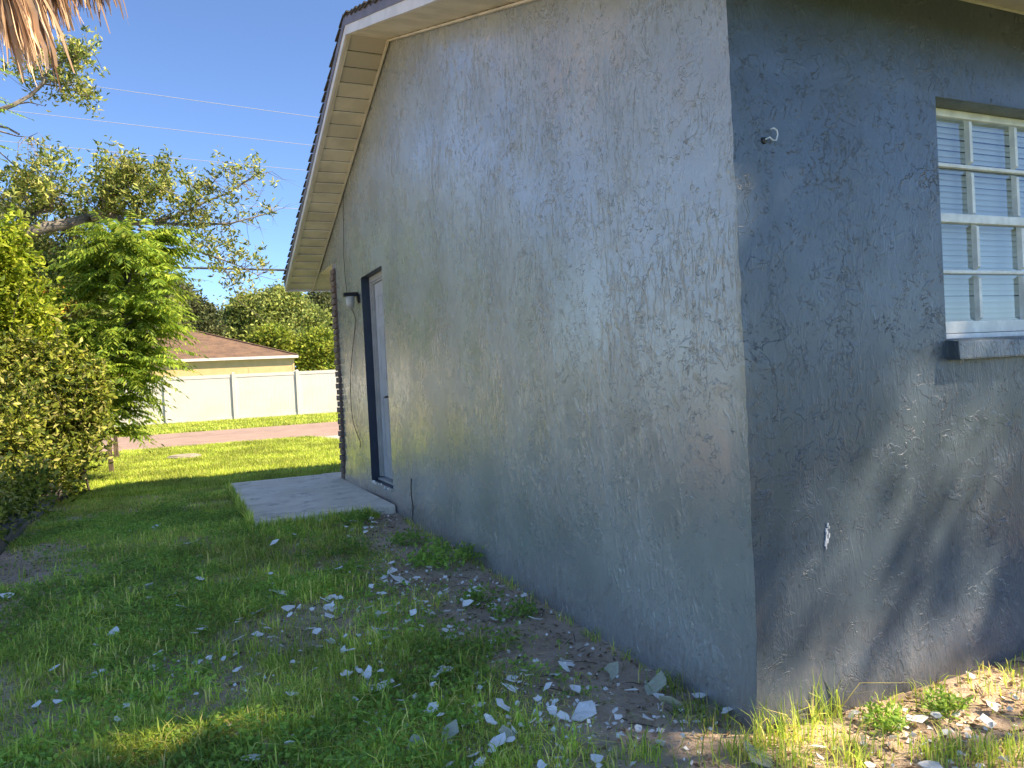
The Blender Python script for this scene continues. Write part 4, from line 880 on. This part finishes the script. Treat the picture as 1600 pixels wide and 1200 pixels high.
# ------------------------------------------------------------------ paint flakes
def flake_mesh(seed, back=False, long=1.0):
    r = random.Random(seed); n = r.randint(6, 9); P = []
    for k in range(n):
        a = 2*math.pi*k/n+r.uniform(-.22, .22); q = r.uniform(.22, .54); P.append((math.cos(a)*q*long, math.sin(a)*q/long**.5))
    ca, cv_ = r.uniform(0, 6.28), r.uniform(.05, .6)
    def hgt(x, y): u = x*math.cos(ca)+y*math.sin(ca); return cv_*u*u+r.uniform(-.03, .03)
    ring = [(x, y, hgt(x, y)) for x, y in P]; mid = [(x*.5, y*.5, hgt(x*.5, y*.5)) for x, y in P]; c_ = (0, 0, 0)
    V = [c_]+mid+ring; F_ = []
    for k in range(n):
        j = (k+1) % n; F_.append((0, 1+k, 1+j)); F_.append((1+k, 1+n+k, 1+n+j, 1+j))
    m = len(V); V += [(x, y, z-.03) for x, y, z in V]; F_ += [tuple(reversed([i+m for i in f])) for f in F_]
    for k in range(n): j = (k+1) % n; F_.append((1+n+k, 1+n+k+m, 1+n+j+m, 1+n+j))
    me = bpy.data.meshes.new('paint_flake'); me.from_pydata(V, [], F_); me.update(); me.materials.append(M['flake_back'] if back else M['flake']); return me
FM = [flake_mesh(k, False, 1+.18*(k % 3)) for k in range(14)]; FB = [flake_mesh(50+k, True, 1+.15*(k % 2)) for k in range(6)]
def flake(px_, py_, spx, label, group, back=False, lift=.012, tilt=.35):
    q = at(px_, py_, 2, .02); g = float(gz(q[0], q[1])); q = at(px_, py_, 2, g+lift); s = 1.0*spx*((q-CAM)@fw)/F_PX
    if q[0] > -.03 and q[1] > -.03: return
    me = (FB if back else FM)[rng.integers(6 if back else 14)]
    o = bpy.data.objects.new('paint_peel' if back else 'paint_flake', me); COL.objects.link(o)
    o.location = q; o.scale = (s, s, s); o.rotation_euler = (rng.normal()*tilt, rng.normal()*tilt, rng.uniform(0, 6.28)); tag(o, label, 'paint peel' if back else 'paint flake', group); return o
BIG = [(237, 827, 30, 'white paint flake lying alone on the grass left of the slab'), (452, 950, 28, 'flat white paint flake right of a pale green one in the mid grass'), (440, 926, 30, 'twisted white paint strip in the grass behind the flat pair'), (457, 1084, 22, 'small squarish cream paint flake on the grass at lower left'), (596, 1070, 50, 'long ragged white paint sheet in the middle of the foreground grass'), (588, 985, 22, 'compact white paint flake in the grass above the ragged sheet'), (912, 1110, 70, 'largest torn white paint sheet in the foreground near the wall'), (626, 905, 36, 'row of crumpled white paint on the grass edge by the largest weed'), (392, 1183, 36, 'folded white paint flake at the bottom edge, left of centre'), (691, 1047, 26, 'white paint flake standing under a green peel in the foreground'), (838, 967, 22, 'white paint flake on bare soil close to the gable wall'), (1092, 1086, 26, 'upright crumpled white scrap at the foot of the gable wall'), (750, 1190, 28, 'curled white flake at the bottom edge near the centre'), (1540, 1126, 34, 'white paint scrap on the soil at the right edge'), (1432, 1126, 36, 'pale paint scrap beside the weeds under the slate blue wall'), (283, 1032, 18, 'small white flake on the left grass, right one of a loose row'), (240, 1047, 20, 'small white flake on the left grass, centre of a loose row'), (1452, 1194, 40, 'square white scrap at the bottom edge under the window'), (780, 1158, 40, 'white flake poking from under a green peel at bottom centre')]
for a in BIG: flake(*a, None, lift=.028, tilt=.25)
for (px_, py_, s, lab) in ((402, 955, 30, 'flat pale green paint peel in the mid grass'), (958, 1047, 34, 'round pale green paint peel leaning by the gable wall'), (1025, 1070, 60, 'crumpled pale green paint peel heaped at the wall foot, larger piece'), (1050, 1098, 46, 'rolled pale green paint peel in front of the larger heap'), (695, 1030, 28, 'pale green paint peel standing above a white flake'), (792, 1145, 40, 'broad pale green paint peel at bottom centre'), (700, 1145, 46, 'flat pale green paint peel half hidden in foreground grass'), (650, 1160, 36, 'dull green paint peel in the grass, left of the flat one'), (1180, 1178, 60, 'big dusty paint peel in the sun by the wall corner')):
    flake(px_, py_, s, lab, None, True, lift=.03, tilt=.5)
ZONES = [((560, 810), (60, 18), 34, 11, 'white paint flake scattered on the ground in front of the concrete slab', 'flakes by the slab'), ((690, 930), (80, 30), 40, 13, 'white paint flake scattered among weeds along the foot of the gable wall', 'flakes along the gable wall'),
         ((540, 985), (175, 85), 110, 16, 'white paint flake scattered over the shaded grass in the middle ground', 'flakes on the middle grass'), ((840, 1115), (160, 50), 64, 18, 'white paint flake scattered over the foreground grass near the wall corner', 'flakes on the foreground grass'), ((1480, 1140), (90, 32), 26, 17, 'white paint scrap scattered on the soil below the slate blue wall', 'scraps below the side wall'), ((300, 1010), (160, 90), 34, 14, 'white paint flake lying far out on the left grass', 'flakes on the left grass')]
for (c_, s, n, sz, lab, grp) in ZONES:
    for k in range(n): flake(c_[0]+rng.normal()*s[0], min(1196, c_[1]+rng.normal()*s[1]), sz*rng.uniform(.55, 1.5), lab, grp, lift=rng.uniform(.014, .042), tilt=.32)
# crumbs too small to pick apart
P = []
for (c_, s, n, sz, lab, grp) in ZONES:
    for k in range(n*6):
        q = at(c_[0]+rng.normal()*s[0]*1.1, c_[1]+rng.normal()*s[1]*1.1, 2, .02)
        if q[0] > -.03 and q[1] > -.03: continue
        P.append((q[0], q[1], float(gz(q[0], q[1]))+rng.uniform(.004, .02)))
P = np.array(P); N = rng.normal(size=P.shape); N[:, 2] *= .3
kind(mesh_np('paint_crumbs', *leaves(P, N, .017, .85, .7, .1), M['flake']), 'stuff', 'tiny white paint crumbs sprinkled over the yard')
# chips left along the door step
for k in range(12):
    y = D0+.05+(D1-D0-.1)*k/11+rng.normal()*.01
    o = bpy.data.objects.new('paint_chip', FM[k % 14]); COL.objects.link(o); o.parent = gw; s = rng.uniform(.018, .04); o.scale = (s, s, s*.6); o.location = (-.006, y, DZ0-rng.uniform(.0, .02)); o.rotation_euler = (rng.normal()*.3, -1.4, rng.uniform(0, 6))
